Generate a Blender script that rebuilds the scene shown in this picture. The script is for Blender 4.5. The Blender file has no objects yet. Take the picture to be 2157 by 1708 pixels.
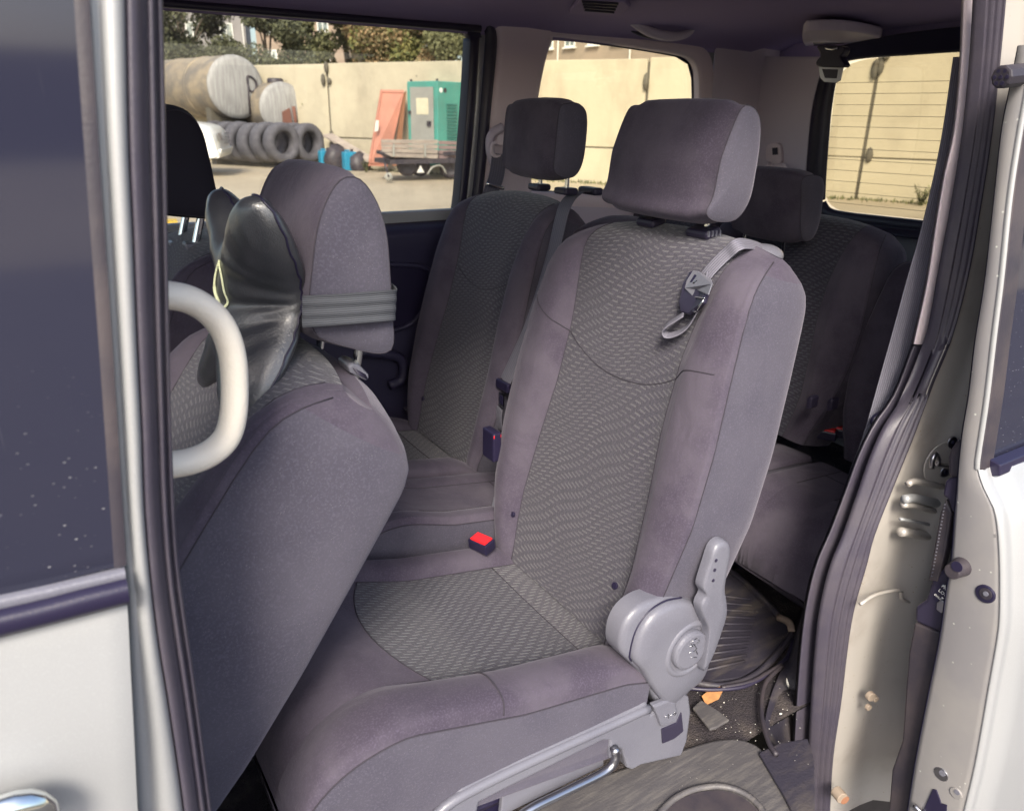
import bpy, bmesh, math, random
import numpy as np
from mathutils import Matrix, Vector
random.seed(7); rng = np.random.default_rng(7)
PI = math.pi
sc = bpy.context.scene
COL = sc.collection
A = lambda *a: np.array(a, float)

# ---------------------------------------------------------------- camera, sky, sun, exposure
F, CX, CY = 1600.0, 1078.5, 854.0
_p, _y, _r = map(math.radians, (21.0, 32.4, 1.0))
_fh = A(math.sin(_y), math.cos(_y), 0); _rt = A(math.cos(_y), -math.sin(_y), 0); _up = A(0, 0, 1)
FW = math.cos(_p)*_fh - math.sin(_p)*_up; _uc = math.sin(_p)*_fh + math.cos(_p)*_up
RT = math.cos(_r)*_rt + math.sin(_r)*_uc; UP = -math.sin(_r)*_rt + math.cos(_r)*_uc
CAM = A(0, 0, 1.5)
cd = bpy.data.cameras.new('camera'); cam = bpy.data.objects.new('camera', cd); COL.objects.link(cam)
cam.matrix_world = Matrix(((RT[0], UP[0], -FW[0], CAM[0]), (RT[1], UP[1], -FW[1], CAM[1]), (RT[2], UP[2], -FW[2], CAM[2]), (0, 0, 0, 1)))
cd.sensor_width = 36; cd.lens = F/2157*36; cd.clip_start = 0.02; cd.clip_end = 2000
cd.dof.use_dof = True; cd.dof.focus_distance = 1.35; cd.dof.aperture_fstop = 7.0
sc.camera = cam
W = bpy.data.worlds.new('World'); sc.world = W; W.use_nodes = True
wn = W.node_tree.nodes; bg = wn['Background']; sky = wn.new('ShaderNodeTexSky'); sky.sky_type = 'NISHITA'; sky.sun_disc = False
SUN_EL, SUN_AZ = math.radians(40), math.radians(214)      # azimuth from +Y, clockwise
sky.sun_elevation = SUN_EL; sky.sun_rotation = SUN_AZ; sky.dust_density = 3.0; sky.ozone_density = 1.0
W.node_tree.links.new(sky.outputs[0], bg.inputs[0]); bg.inputs[1].default_value = 0.15
sd = bpy.data.lights.new('sun', 'SUN'); sd.energy = 2.8; sd.angle = math.radians(18); sd.color = (1.0, 0.93, 0.80)
sun = bpy.data.objects.new('sun', sd); COL.objects.link(sun)
_sdir = Vector((math.cos(SUN_EL)*math.sin(SUN_AZ), math.cos(SUN_EL)*math.cos(SUN_AZ), math.sin(SUN_EL)))
sun.rotation_euler = _sdir.to_track_quat('Z', 'Y').to_euler()
vs = sc.view_settings; vs.view_transform = 'Standard'; vs.look = 'None'; vs.exposure = 1.1; vs.gamma = 1; vs.use_curve_mapping = False
sc.cycles.use_denoising = True; sc.cycles.max_bounces = 10; sc.cycles.diffuse_bounces = 3; sc.cycles.transparent_max_bounces = 16

def P(u, v, x=None, y=None, z=None):
    """A point of the place: where the sight line through (u, v) meets the plane x=, y= or z=."""
    d = FW + RT*(u-CX)/F + UP*(CY-v)/F
    if x is not None: t = (x-CAM[0])/d[0]
    elif y is not None: t = (y-CAM[1])/d[1]
    else: t = (z-CAM[2])/d[2]
    return CAM + d*t

# ---------------------------------------------------------------- materials
def node_mat(name):
    m = bpy.data.materials.new(name); m.use_nodes = True
    nt = m.node_tree; b = nt.nodes['Principled BSDF']
    return m, nt, b, (lambda t, **k: _mk(nt, t, k)), nt.links.new
def _mk(nt, t, k):
    n = nt.nodes.new('ShaderNode'+t)
    for a, v in k.items():
        if a.startswith('i_'):
            key = a[2:]; key = int(key) if key.isdigit() else key
            n.inputs[key].default_value = v
        else: setattr(n, a, v)
    return n
def mixc(N, L, fac, a, b):
    m = N('Mix', data_type='RGBA')
    for idx, val in ((0, fac), (6, a), (7, b)):
        if isinstance(val, (int, float)): m.inputs[idx].default_value = val
        elif isinstance(val, tuple): m.inputs[idx].default_value = (*val, 1) if len(val) == 3 else val
        else: L(val, m.inputs[idx])
    return m.outputs[2]
def math_(N, L, op, a, b=None, c=None):
    m = N('Math', operation=op)
    for i, val in enumerate((a, b, c)):
        if val is None: continue
        if isinstance(val, (int, float)): m.inputs[i].default_value = val
        else: L(val, m.inputs[i])
    return m.outputs[0]
def ramp(N, L, x, lo, hi):
    m = N('MapRange', interpolation_type='SMOOTHSTEP'); L(x, m.inputs[0])
    m.inputs[1].default_value = lo; m.inputs[2].default_value = hi
    return m.outputs[0]
def mat(name, col, rough=0.5, metal=0.0, col2=None, nscale=8.0, lo=.35, hi=.65, bump=None, sheen=0.0, coat=0.0, detail=4.0,
        stretch=None, spec=None, fine=None, speck=None, und=None):
    """General surface: base colour with a noise-driven second colour, optional fine grain, specks and bump."""
    m, nt, b, N, L = node_mat(name)
    tc = N('TexCoord'); src = tc.outputs['Object']
    if stretch:
        mp = N('Mapping'); mp.inputs['Scale'].default_value = stretch; L(src, mp.inputs[0]); src = mp.outputs[0]
    out = None
    if col2 is not None:
        n = N('TexNoise', i_Scale=nscale, i_Detail=detail, i_Roughness=.6); L(src, n.inputs['Vector'])
        out = mixc(N, L, ramp(N, L, n.outputs[0], lo, hi), col, col2)
    if fine:
        n = N('TexNoise', i_Scale=fine[0], i_Detail=2.0); L(tc.outputs['Object'], n.inputs['Vector'])
        k = tuple(min(1, c*(1+fine[1])) for c in col)
        out = mixc(N, L, math_(N, L, 'MULTIPLY', ramp(N, L, n.outputs[0], .45, .75), .6), out if out is not None else col, k)
    if speck:
        n = N('TexVoronoi', i_Scale=speck[0]); L(tc.outputs['Object'], n.inputs['Vector'])
        n2 = N('TexNoise', i_Scale=speck[0]*.21); L(tc.outputs['Object'], n2.inputs['Vector'])
        s = math_(N, L, 'MULTIPLY', ramp(N, L, n.outputs['Distance'], speck[1]*1.3, speck[1]*.6), ramp(N, L, n2.outputs[0], .52, .6))
        out = mixc(N, L, s, out if out is not None else col, speck[2])
    if out is None: b.inputs['Base Color'].default_value = (*col, 1)
    else: L(out, b.inputs['Base Color'])
    b.inputs['Roughness'].default_value = rough; b.inputs['Metallic'].default_value = metal
    if sheen: b.inputs['Sheen Weight'].default_value = sheen; b.inputs['Sheen Roughness'].default_value = .45; b.inputs['Sheen Tint'].default_value = (.9, .85, 1, 1)
    if coat: b.inputs['Coat Weight'].default_value = coat; b.inputs['Coat Roughness'].default_value = .12
    if spec is not None: b.inputs['Specular IOR Level'].default_value = spec
    if bump:
        n = N('TexNoise', i_Scale=bump[0], i_Detail=3.0); L(tc.outputs['Object'], n.inputs['Vector'])
        bp = N('Bump', i_Strength=bump[1], i_Distance=bump[2] if len(bump) > 2 else .002); L(n.outputs[0], bp.inputs['Height'])
        if und:
            n_ = N('TexNoise', i_Scale=und[0], i_Detail=4.0, i_Distortion=.6); L(tc.outputs['Object'], n_.inputs['Vector'])
            b2 = N('Bump', i_Strength=und[1], i_Distance=und[2]); L(n_.outputs[0], b2.inputs['Height']); L(b2.outputs[0], bp.inputs['Normal'])
        L(bp.outputs[0], b.inputs['Normal'])
    return m
def dash_mat(name, base, dash, amp=1.0):
    """Woven seat fabric: rows of short wavy dashes, laid out in metres on the UV map."""
    m, nt, b, N, L = node_mat(name)
    uv = N('UVMap'); s = N('SeparateXYZ'); L(uv.outputs[0], s.inputs[0]); u, v = s.outputs[0], s.outputs[1]
    w1 = math_(N, L, 'MULTIPLY', math_(N, L, 'SINE', math_(N, L, 'ADD', math_(N, L, 'MULTIPLY', u, 21.), math_(N, L, 'MULTIPLY', v, 13.))), .011*amp)
    w2 = math_(N, L, 'MULTIPLY', math_(N, L, 'SINE', math_(N, L, 'ADD', math_(N, L, 'MULTIPLY', u, 39.), math_(N, L, 'MULTIPLY', v, -24.))), .004*amp)
    row = math_(N, L, 'DIVIDE', math_(N, L, 'ADD', v, math_(N, L, 'ADD', w1, w2)), .0082)
    r = math_(N, L, 'FLOOR', row); fr = math_(N, L, 'FRACT', row)
    uu = math_(N, L, 'ADD', math_(N, L, 'DIVIDE', u, .027), math_(N, L, 'MULTIPLY', r, .37))
    fu = math_(N, L, 'FRACT', uu)
    a = math_(N, L, 'SUBTRACT', 1., ramp(N, L, math_(N, L, 'ABSOLUTE', math_(N, L, 'SUBTRACT', fr, .5)), .10, .24))
    c = math_(N, L, 'SUBTRACT', 1., ramp(N, L, math_(N, L, 'ABSOLUTE', math_(N, L, 'SUBTRACT', fu, .5)), .22, .36))
    tc = N('TexCoord'); n = N('TexNoise', i_Scale=14.0, i_Detail=3.0); L(tc.outputs['Object'], n.inputs['Vector'])
    n2 = N('TexNoise', i_Scale=360.0, i_Detail=1.0); L(tc.outputs['Object'], n2.inputs['Vector'])
    k = math_(N, L, 'MULTIPLY', math_(N, L, 'MULTIPLY', a, c), math_(N, L, 'MULTIPLY_ADD', n.outputs[0], 1.2, .25))
    bc = mixc(N, L, ramp(N, L, n2.outputs[0], .35, .7), tuple(x*.8 for x in base), tuple(x*1.25 for x in base))
    L(mixc(N, L, k, bc, dash), b.inputs['Base Color'])
    b.inputs['Roughness'].default_value = .9; b.inputs['Sheen Weight'].default_value = .25; b.inputs['Specular IOR Level'].default_value = .2
    bp = N('Bump', i_Strength=.5, i_Distance=.0016); L(math_(N, L, 'ADD', n2.outputs[0], k), bp.inputs['Height']); L(bp.outputs[0], b.inputs['Normal'])
    return m
def weave_mat(name, col, scale, depth=.5, along=1):
    """Ribbed webbing: fine ribs along the UV v axis plus grain."""
    m, nt, b, N, L = node_mat(name)
    uv = N('UVMap'); s = N('SeparateXYZ'); L(uv.outputs[0], s.inputs[0])
    w = math_(N, L, 'SINE', math_(N, L, 'MULTIPLY', s.outputs[1-along], scale))
    L(mixc(N, L, math_(N, L, 'MULTIPLY_ADD', w, .5, .5), tuple(c*(1-depth) for c in col), col), b.inputs['Base Color'])
    b.inputs['Roughness'].default_value = .75
    bp = N('Bump', i_Strength=.4, i_Distance=.0006); L(w, bp.inputs['Height']); L(bp.outputs[0], b.inputs['Normal'])
    return m
def glass_mat(name, tint, refl_rough=.0, tint_f=None, dirt_haze=0.0, ior=1.5):
    m, nt, b, N, L = node_mat(name); nt.nodes.remove(b); out = nt.nodes['Material Output']
    t = N('BsdfTransparent'); t.inputs[0].default_value = (*tint, 1); g = N('BsdfGlossy'); g.inputs['Roughness'].default_value = refl_rough
    ge_ = N('NewGeometry'); dt = N('VectorMath', operation='DOT_PRODUCT'); L(ge_.outputs['Incoming'], dt.inputs[0]); L(ge_.outputs['Normal'], dt.inputs[1])
    om = math_(N, L, 'SUBTRACT', 1., math_(N, L, 'ABSOLUTE', dt.outputs['Value'])); fr_n = math_(N, L, 'MULTIPLY_ADD', math_(N, L, 'POWER', om, 5.), .9, .06)
    mx = N('MixShader'); L(fr_n, mx.inputs[0]); L(t.outputs[0], mx.inputs[1]); L(g.outputs[0], mx.inputs[2])
    last = mx.outputs[0]
    if dirt_haze:
        d = N('BsdfDiffuse'); d.inputs[0].default_value = (.5, .48, .45, 1); tc = N('TexCoord')
        n = N('TexNoise', i_Scale=3.0, i_Detail=8.0, i_Roughness=.7); L(tc.outputs['Object'], n.inputs['Vector'])
        m2 = N('MixShader'); L(math_(N, L, 'MULTIPLY', ramp(N, L, n.outputs[0], .3, .75), dirt_haze), m2.inputs[0]); L(last, m2.inputs[1]); L(d.outputs[0], m2.inputs[2]); last = m2.outputs[0]
    L(last, out.inputs[0]); return m

M = {}
M['velour'] = mat('velour', (.056, .047, .068), .95, col2=(.086, .075, .098), nscale=7, sheen=.14, fine=(340, .7), bump=(700, .25, .001), spec=.15, und=(11, .55, .010))
M['knit'] = mat('knit_fabric', (.061, .057, .078), .95, col2=(.077, .072, .094), nscale=5, sheen=.2, fine=(320, .6), bump=(900, .5, .001), spec=.15, und=(8, .35, .008), speck=(420, .12, (.25, .25, .27)))
M['dash'] = dash_mat('dash_fabric', (.054, .050, .068), (.108, .104, .118))
M['dash_dark'] = dash_mat('dash_fabric_seat', (.036, .033, .050), (.072, .076, .094), .6)
M['seam'] = mat('seam_thread', (.035, .030, .042), .9)
M['seam_pale'] = mat('seam_thread_pale', (.16, .15, .15), .9)
M['leather'] = None
M['chrome'] = mat('chrome', (.75, .77, .75), .12, 1.0)
M['steel'] = mat('steel', (.42, .42, .45), .28, 1.0)
M['grey_plastic'] = mat('grey_plastic', (.130, .130, .160), .36, bump=(300, .35, .001), col2=(.15, .15, .18), fine=(350, .25), nscale=6)
M['dark_plastic'] = mat('dark_plastic', (.026, .022, .044), .42, bump=(500, .2, .001))
M['black_plastic'] = mat('black_plastic', (.016, .013, .036), .35, bump=(500, .2, .001))
M['door_black'] = mat('door_card', (.028, .025, .058), .5, bump=(300, .3, .001))
M['beige'] = mat('beige_trim', (.72, .62, .66), .6, bump=(350, .12, .001))
M['beige_handle'] = mat('beige_handle', (.84, .78, .68), .5, bump=(260, .35, .0015), col2=(.80, .74, .64), nscale=20)
M['grey_trim'] = mat('grey_trim', (.58, .52, .60), .6, bump=(350, .12, .001))
M['headliner'] = mat('headliner_cloth', (.30, .245, .40), .95, fine=(600, .4), bump=(600, .2, .001), spec=.1)
M['seal'] = mat('rubber_seal', (.050, .044, .064), .42, col2=(.068, .060, .076), nscale=10, bump=(450, .35, .001), fine=(700, .5))
M['rubber'] = mat('rubber', (.03, .026, .036), .5, bump=(300, .3, .001), col2=(.055, .045, .05), nscale=12)
M['silver'] = mat('silver_paint', (.34, .345, .355), .40, .2, fine=(700, .08), coat=.3, col2=(.325, .33, .34), nscale=2)
M['silver_inner'] = mat('silver_jamb_paint', (.47, .44, .41), .40, .25, col2=(.36, .32, .29), nscale=7, lo=.5, hi=.8, coat=.3, bump=(20, .05, .002), speck=(90, .1, (.3, .22, .12)))
M['door_edge'] = mat('grey_edge_paint', (.27, .26, .27), .42, .3, col2=(.32, .305, .30), nscale=6, bump=(900, .08, .0006), speck=(60, .1, (.6, .6, .56)))
M['red'] = mat('red_plastic', (.72, .02, .025), .25, coat=.4)
M['carpet'] = mat('carpet', (.030, .024, .030), 1., col2=(.115, .095, .085), nscale=11, detail=9, lo=.42, hi=.72, bump=(260, 1.0, .008), speck=(90, .11, (.45, .42, .38)))
M['mat'] = mat('rubber_mat', (.028, .025, .038), .55, col2=(.10, .085, .075), nscale=6, lo=.42, hi=.8, bump=(200, .4, .003), stretch=(1, 4, 1), speck=(60, .06, (.35, .33, .3)))
M['step'] = mat('step_plastic', (.075, .07, .075), .5, col2=(.13, .12, .115), nscale=10, lo=.4, hi=.8, stretch=(1.5, 14, 3), bump=(260, .4, .002), speck=(90, .07, (.4, .38, .35)))
M['belt'] = weave_mat('seat_belt_webbing', (.14, .135, .17), 900, .25)
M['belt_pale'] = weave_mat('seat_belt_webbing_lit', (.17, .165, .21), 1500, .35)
M['band'] = weave_mat('elastic_band', (.075, .08, .095), 2400, .5, 0)
M['glass'] = glass_mat('window_glass', (.80, .80, .77), 0, dirt_haze=.34)  # dirt film strengthened so it also paints haze over the view outside
M['glass_rear'] = glass_mat('rear_window_glass', (.60, .57, .47), 0, dirt_haze=.06)
M['glass_quarter'] = glass_mat('quarter_window_glass', (.84, .82, .72), 0, dirt_haze=.04)
M['leaf'] = mat('autumn_leaf', (.55, .26, .10), .7, col2=(.4, .2, .08), nscale=60)
M['white_paint'] = mat('white_paint', (.78, .78, .74), .3, coat=.5)
M['white_dirt'] = mat('white_scuff', (.7, .68, .62), .7)
def leather():
    m, nt, b, N, L = node_mat('pillow_leather'); tc = N('TexCoord')
    v = N('TexVoronoi', i_Scale=240.0, feature='DISTANCE_TO_EDGE'); L(tc.outputs['Object'], v.inputs['Vector'])
    n = N('TexNoise', i_Scale=9.0, i_Detail=3.0); L(tc.outputs['Object'], n.inputs['Vector'])
    L(mixc(N, L, n.outputs[0], (.026, .028, .036), (.040, .043, .048)), b.inputs['Base Color'])
    b.inputs['Roughness'].default_value = .33; b.inputs['Specular IOR Level'].default_value = 1.0; b.inputs['Coat Weight'].default_value = .5; b.inputs['Coat Roughness'].default_value = .3
    bp = N('Bump', i_Strength=.22, i_Distance=.0010); L(ramp(N, L, v.outputs['Distance'], .0, .12), bp.inputs['Height'])
    bp2 = N('Bump', i_Strength=.10, i_Distance=.02); L(n.outputs[0], bp2.inputs['Height']); L(bp.outputs[0], bp2.inputs['Normal'])
    L(bp2.outputs[0], b.inputs['Normal']); return m
M['leather'] = leather()
def tinted_glass():
    m, nt, b, N, L = node_mat('dark_door_glass'); tc = N('TexCoord')
    mp = N('Mapping'); mp.inputs['Scale'].default_value = (2.5, 2.5, 2); L(tc.outputs['Object'], mp.inputs[0])
    n = N('TexNoise', i_Scale=30.0, i_Detail=4.0); L(mp.outputs[0], n.inputs['Vector'])
    v = N('TexVoronoi', i_Scale=190.0); mv = N('Mapping'); mv.inputs['Scale'].default_value = (.6, 1, 1.2); mv.inputs['Rotation'].default_value = (0, .2, 0); L(tc.outputs['Object'], mv.inputs[0]); L(mv.outputs[0], v.inputs['Vector'])
    s = N('SeparateXYZ'); L(tc.outputs['Object'], s.inputs[0])
    low = ramp(N, L, s.outputs[2], 1.36, 1.16)                       # splashes dried on the lower part of the pane
    dots = math_(N, L, 'MULTIPLY', math_(N, L, 'MULTIPLY', ramp(N, L, v.outputs['Distance'], .17, .05), ramp(N, L, n.outputs[0], .46, .6)), low)
    haze = .012
    k = math_(N, L, 'ADD', math_(N, L, 'MULTIPLY', dots, .6), haze)
    # scratches
    mp2 = N('Mapping'); mp2.inputs['Rotation'].default_value = (0, .12, 0); mp2.inputs['Scale'].default_value = (40, 1, 1.2); L(tc.outputs['Object'], mp2.inputs[0])
    n3 = N('TexNoise', i_Scale=6.0, i_Detail=1.0); L(mp2.outputs[0], n3.inputs['Vector'])
    k = math_(N, L, 'ADD', k, math_(N, L, 'MULTIPLY', ramp(N, L, n3.outputs[0], .76, .79), .03))
    L(mixc(N, L, k, (.017, .018, .036), (.45, .45, .47)), b.inputs['Base Color'])
    b.inputs['Roughness'].default_value = .10; b.inputs['Specular IOR Level'].default_value = .6
    b.inputs['Roughness'].default_value = .07
    return m
M['dark_glass'] = tinted_glass()

# ---------------------------------------------------------------- mesh helpers
def tag(o, label=None, cat=None, group=None, kind=None):
    for k, v in (('label', label), ('category', cat), ('group', group), ('kind', kind)):
        if v: o[k] = v
    return o
def thing(name, loc, label, cat, group=None):
    o = bpy.data.objects.new(name, None); COL.objects.link(o); o.location = tuple(loc); o.empty_display_size = .1
    return tag(o, label, cat, group)
def wloc(o):
    l = np.zeros(3)
    while o is not None: l = l + np.array(o.location); o = o.parent
    return l
def mesh(name, v, f, m, parent=None, uv=None, smooth=True, kind=None, local=False):
    v = np.asarray(v, float)
    if parent is not None and not local: v = v - wloc(parent)
    me = bpy.data.meshes.new(name); me.from_pydata([tuple(p) for p in v], [], [tuple(int(i) for i in q) for q in f]); me.update()
    o = bpy.data.objects.new(name, me); COL.objects.link(o); me.materials.append(M[m] if isinstance(m, str) else m)
    if uv is not None:
        l = me.uv_layers.new(name='UVMap'); vi = np.empty(len(me.loops), int); me.loops.foreach_get('vertex_index', vi)
        l.data.foreach_set('uv', np.asarray(uv, float)[vi].ravel())
    if smooth: me.polygons.foreach_set('use_smooth', [True]*len(me.polygons))
    if parent is not None: o.parent = parent
    if kind: o['kind'] = kind
    return o
def cr(pts, n, closed=False):
    """Catmull-Rom curve through pts, n points spread evenly along it."""
    p = np.asarray(pts, float)
    if closed: q = np.vstack([p[-1], p, p[0], p[1]])
    else: q = np.vstack([2*p[0]-p[1], p, 2*p[-1]-p[-2]])
    out = []
    for i in range(len(q)-3):
        a, b, c, d = q[i:i+4]
        for t in np.linspace(0, 1, 12, endpoint=False):
            out.append(.5*((2*b)+(-a+c)*t+(2*a-5*b+4*c-d)*t*t+(-a+3*b-3*c+d)*t**3))
    out.append(q[-2]); out = np.array(out)
    s = np.r_[0, np.cumsum(np.linalg.norm(np.diff(out, axis=0), axis=1))]
    k = np.linspace(0, s[-1], n+1 if closed else n)
    if closed: k = k[:-1]
    return np.stack([np.interp(k, s, out[:, j]) for j in range(out.shape[1])], 1)
def gridfaces(nr, nc, closed_c=False, closed_r=False, flip=False):
    f = []
    for i in range(nr if closed_r else nr-1):
        for j in range(nc if closed_c else nc-1):
            a, b = i*nc+j, i*nc+(j+1) % nc; c, d = ((i+1) % nr)*nc+(j+1) % nc, ((i+1) % nr)*nc+j
            f.append((a, d, c, b) if flip else (a, b, c, d))
    return f
def surf(name, G, m, parent=None, thick=0.0, uv=None, closed_c=False, **k):
    G = np.asarray(G, float); nr, nc = G.shape[:2]
    o = mesh(name, G.reshape(-1, 3), gridfaces(nr, nc, closed_c), m, parent, uv=None if uv is None else np.asarray(uv).reshape(-1, 2), **k)
    if thick:
        s = o.modifiers.new('thickness', 'SOLIDIFY'); s.thickness = thick; s.offset = 0
        w = o.modifiers.new('normals', 'WEIGHTED_NORMAL'); w.mode = 'FACE_AREA'; w.weight = 100
    return o
def tube(name, pts, r, m, parent=None, seg=8, n=None, closed=False, flat=None, caps=True, flat_axis=None, **k):
    p = cr(pts, n, closed) if n else np.asarray(pts, float)
    N = len(p); r = np.full(N, r, float) if np.isscalar(r) else np.interp(np.linspace(0, 1, N), np.linspace(0, 1, len(r)), r)
    t = np.gradient(p, axis=0) if not closed else np.roll(p, -1, 0)-np.roll(p, 1, 0)
    t /= np.linalg.norm(t, axis=1)[:, None]+1e-12
    ref = A(0, 0, 1) if flat_axis is None else np.asarray(flat_axis, float)
    if abs(t[0]@ref) > .9: ref = A(1, 0, 0)
    rings = []; up = ref
    for i in range(N):
        if flat_axis is not None: up = ref
        a = np.cross(t[i], up); a /= np.linalg.norm(a)+1e-12; b = np.cross(a, t[i]); up = b
        ang = np.linspace(0, 2*PI, seg, endpoint=False)
        fl = 1.0 if flat is None else flat
        rings.append(p[i]+r[i]*(np.outer(np.cos(ang), a)+fl*np.outer(np.sin(ang), b)))
    G = np.array(rings); v = G.reshape(-1, 3); f = gridfaces(N, seg, True, closed)
    if caps and not closed: f = f+[tuple(range(seg))[::-1], tuple(range((N-1)*seg, N*seg))]
    return mesh(name, v, f, m, parent, **k)
def bev(o, w, seg=2):
    if w: b = o.modifiers.new('bevel', 'BEVEL'); b.width = w; b.segments = seg; b.limit_method = 'ANGLE'; b.angle_limit = math.radians(40)
    return o
def prism(name, pts, vec, m, parent=None, bevel=0.0, **k):
    p = np.asarray(pts, float); n = len(p); v = np.vstack([p, p+np.asarray(vec, float)])
    f = [tuple(range(n))[::-1], tuple(range(n, 2*n))]+[(i, (i+1) % n, n+(i+1) % n, n+i) for i in range(n)]
    nrm = np.zeros(3)
    for i in range(n): nrm += np.cross(p[i]-p[0], p[(i+1) % n]-p[0])
    if nrm@np.asarray(vec, float) < 0: f = [q[::-1] for q in f]
    return bev(mesh(name, v, f, m, parent, smooth=k.pop('smooth', False), **k), bevel)
def box(name, c, s, m, parent=None, bevel=0.0, R=None, **k):
    s = np.asarray(s, float)/2; v = np.array([[x, y, z] for x in (-1, 1) for y in (-1, 1) for z in (-1, 1)])*s
    if R is not None: v = v@np.asarray(R).T
    v = v+np.asarray(c, float)
    f = [(0, 1, 3, 2), (4, 6, 7, 5), (0, 4, 5, 1), (2, 3, 7, 6), (0, 2, 6, 4), (1, 5, 7, 3)]
    return bev(mesh(name, v, f, m, parent, smooth=k.pop('smooth', False), **k), bevel)
def cyl(name, a, b, r, m, parent=None, seg=20, r2=None, bevel=0.0, **k):
    a, b = np.asarray(a, float), np.asarray(b, float); t = b-a; t /= np.linalg.norm(t)
    u = np.cross(t, A(0, 0, 1) if abs(t[2]) < .9 else A(1, 0, 0)); u /= np.linalg.norm(u); w = np.cross(t, u)
    g = np.linspace(0, 2*PI, seg, endpoint=False); ring = np.outer(np.cos(g), u)+np.outer(np.sin(g), w)
    v = np.vstack([a+ring*r, b+ring*(r if r2 is None else r2)])
    f = [tuple(range(seg))[::-1], tuple(range(seg, 2*seg))]+[(i, (i+1) % seg, seg+(i+1) % seg, seg+i) for i in range(seg)]
    return bev(mesh(name, v, f, m, parent, smooth=False, **k), bevel)
def rotz(a): return A([math.cos(a), -math.sin(a), 0], [math.sin(a), math.cos(a), 0], [0, 0, 1])
def edge(pts, n=40, **pl):
    """A curve of the place along traced points in one plane."""
    q = cr(pts, n); return np.array([P(u, v, **pl) for u, v in q])
def lerp_edge(L_, R_, prof, out=A(0, -1, 0)):
    return np.array([[L_[i]*(1-f)+R_[i]*f+out*b for f, b in prof] for i in range(len(L_))])
def flatuv(G, sc_=1.0):
    d1 = np.r_[0, np.cumsum(np.linalg.norm(np.diff(G[:, G.shape[1]//2], axis=0), axis=1))]
    d2 = np.r_[0, np.cumsum(np.linalg.norm(np.diff(G[G.shape[0]//2], axis=0), axis=1))]
    return np.stack(np.meshgrid(d2, d1), -1)*sc_
def strap(name, pts, width, m, parent=None, n=40, thick=.0025, side=A(0, 1, 0), twist=None):
    """Flat webbing along a curve; side = across direction."""
    c = cr(pts, n); t = np.gradient(c, axis=0); t /= np.linalg.norm(t, axis=1)[:, None]
    rows = []
    for i in range(n):
        s = np.asarray(side[i] if np.ndim(side) == 2 else side, float); s = s-t[i]*(s@t[i]); s /= np.linalg.norm(s)
        rows.append([c[i]+s*width*f for f in (-.5, -.25, 0, .25, .5)])
    G = np.array(rows); o = surf(name, G, m, parent, thick=thick, uv=flatuv(G)); return o

# ---------------------------------------------------------------- the ground outside
g = surf('ground', [[A(x, y, 0) for x in (-400, -5, 3, 15, 60, 400)] for y in (-400, -3, 3, 12, 60, 600)],
         mat('asphalt_yard', (.34, .285, .20), .95, col2=(.41, .35, .25), nscale=.35, detail=8, bump=(30, .3, .01), speck=(4, .05, (.2, .18, .15))), uv=None, smooth=False)
g['kind'] = 'structure'
pv = surf('reflection_ground', [[A(x, y, .004) for x in (-40, -2, 2, 40)] for y in (-7.5, -3, 0, 2.6)], mat('reflection_ground_dark', (.055, .05, .052), .9, col2=(.08, .072, .068), nscale=1.5, detail=8, bump=(60, .4, .006)), smooth=False); pv['kind'] = 'structure'  # dark strip added to dim the door glass reflection and the ground bounce

# ---------------------------------------------------------------- the van: body, door apertures, trim
van = thing('minivan', (.6, 1.4, 0), 'silver minivan with its side door slid open onto three rows of seats', 'minivan')
YN, YF, XR, ZC = .66, 2.15, 2.5, 1.78
ext = lambda e, k: e+(e[-1]-e[-2])*k
# front passenger door, closed
gl_edge = [(174, -60), (177, 0), (190, 200), (205, 420), (225, 700), (245, 1000), (257, 1188)]
ge = edge(gl_edge, 30, y=.615)
door_r = [(262, 1200), (270, 1262), (274, 1404), (282, 1593), (288, 1708), (300, 1900)]
de = edge(door_r, 24, y=.605)
xs = lambda e, n=5, to=-1.2: np.array([[p+A(s*(to-p[0]), 0, 0) for s in np.linspace(0, 1, n)] for p in e])
mb = edge([(-900, 1560), (-300, 1398), (0, 1330), (140, 1295), (271, 1262)], 24, y=.60)
top = mb[::-1]; dn = []
for k in np.linspace(0, 1, 26):
    z0 = top[:, 2]; z = z0+(0.30-z0)*k; bul = -.018*math.sin(min(1, k*5)*PI/2)+.012*k**2
    xr = np.interp(z, de[::-1, 2], de[::-1, 0]) if True else 0
    x = top[:, 0]+(np.clip((xr-top[0, 0]), -.06, .0))*np.linspace(1, 0, len(top))
    dn.append(np.stack([x, np.full(len(z), .615+bul), z], 1))
fd = surf('front_door', dn, 'silver', van, thick=.004)
gp = xs(ge); surf('door_glass', gp, 'dark_glass', fd, thick=.004)
surf('glass_run', np.array([[p+A(.003, -.003, 0), p+A(-.002, -.004, 0), p+A(-.006, -.002, 0)] for p in ge]), 'rubber', fd)
def band(name, top_px, bot_px, y, dy, m, par, n=24, d=.012):
    a, b = edge(top_px, n, y=y), edge(bot_px, n, y=y)
    G = lerp_edge(a, b, [(0, -.004), (.02, d*.8), (.3, d), (.7, d), (.97, d*.7), (1, -.004)], A(0, -1, 0))
    return surf(name, G, m, par)
band('sill_moulding', [(-900, 1440), (0, 1254), (130, 1226), (262, 1196)], [(-900, 1475), (0, 1280), (130, 1248), (264, 1216)], .612, 0, 'grey_plastic', fd, d=.006)
band('sill_moulding', [(-900, 1476), (0, 1281), (130, 1249), (265, 1216)], [(-900, 1560), (0, 1332), (130, 1299), (271, 1262)], .608, 0, 'black_plastic', fd, d=.012)
hp = cr([P(u, v, y=.565) for u, v in [(-260, 1840), (-120, 1760), (0, 1716), (50, 1703), (78, 1720), (60, 1760)]], 24)
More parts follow.
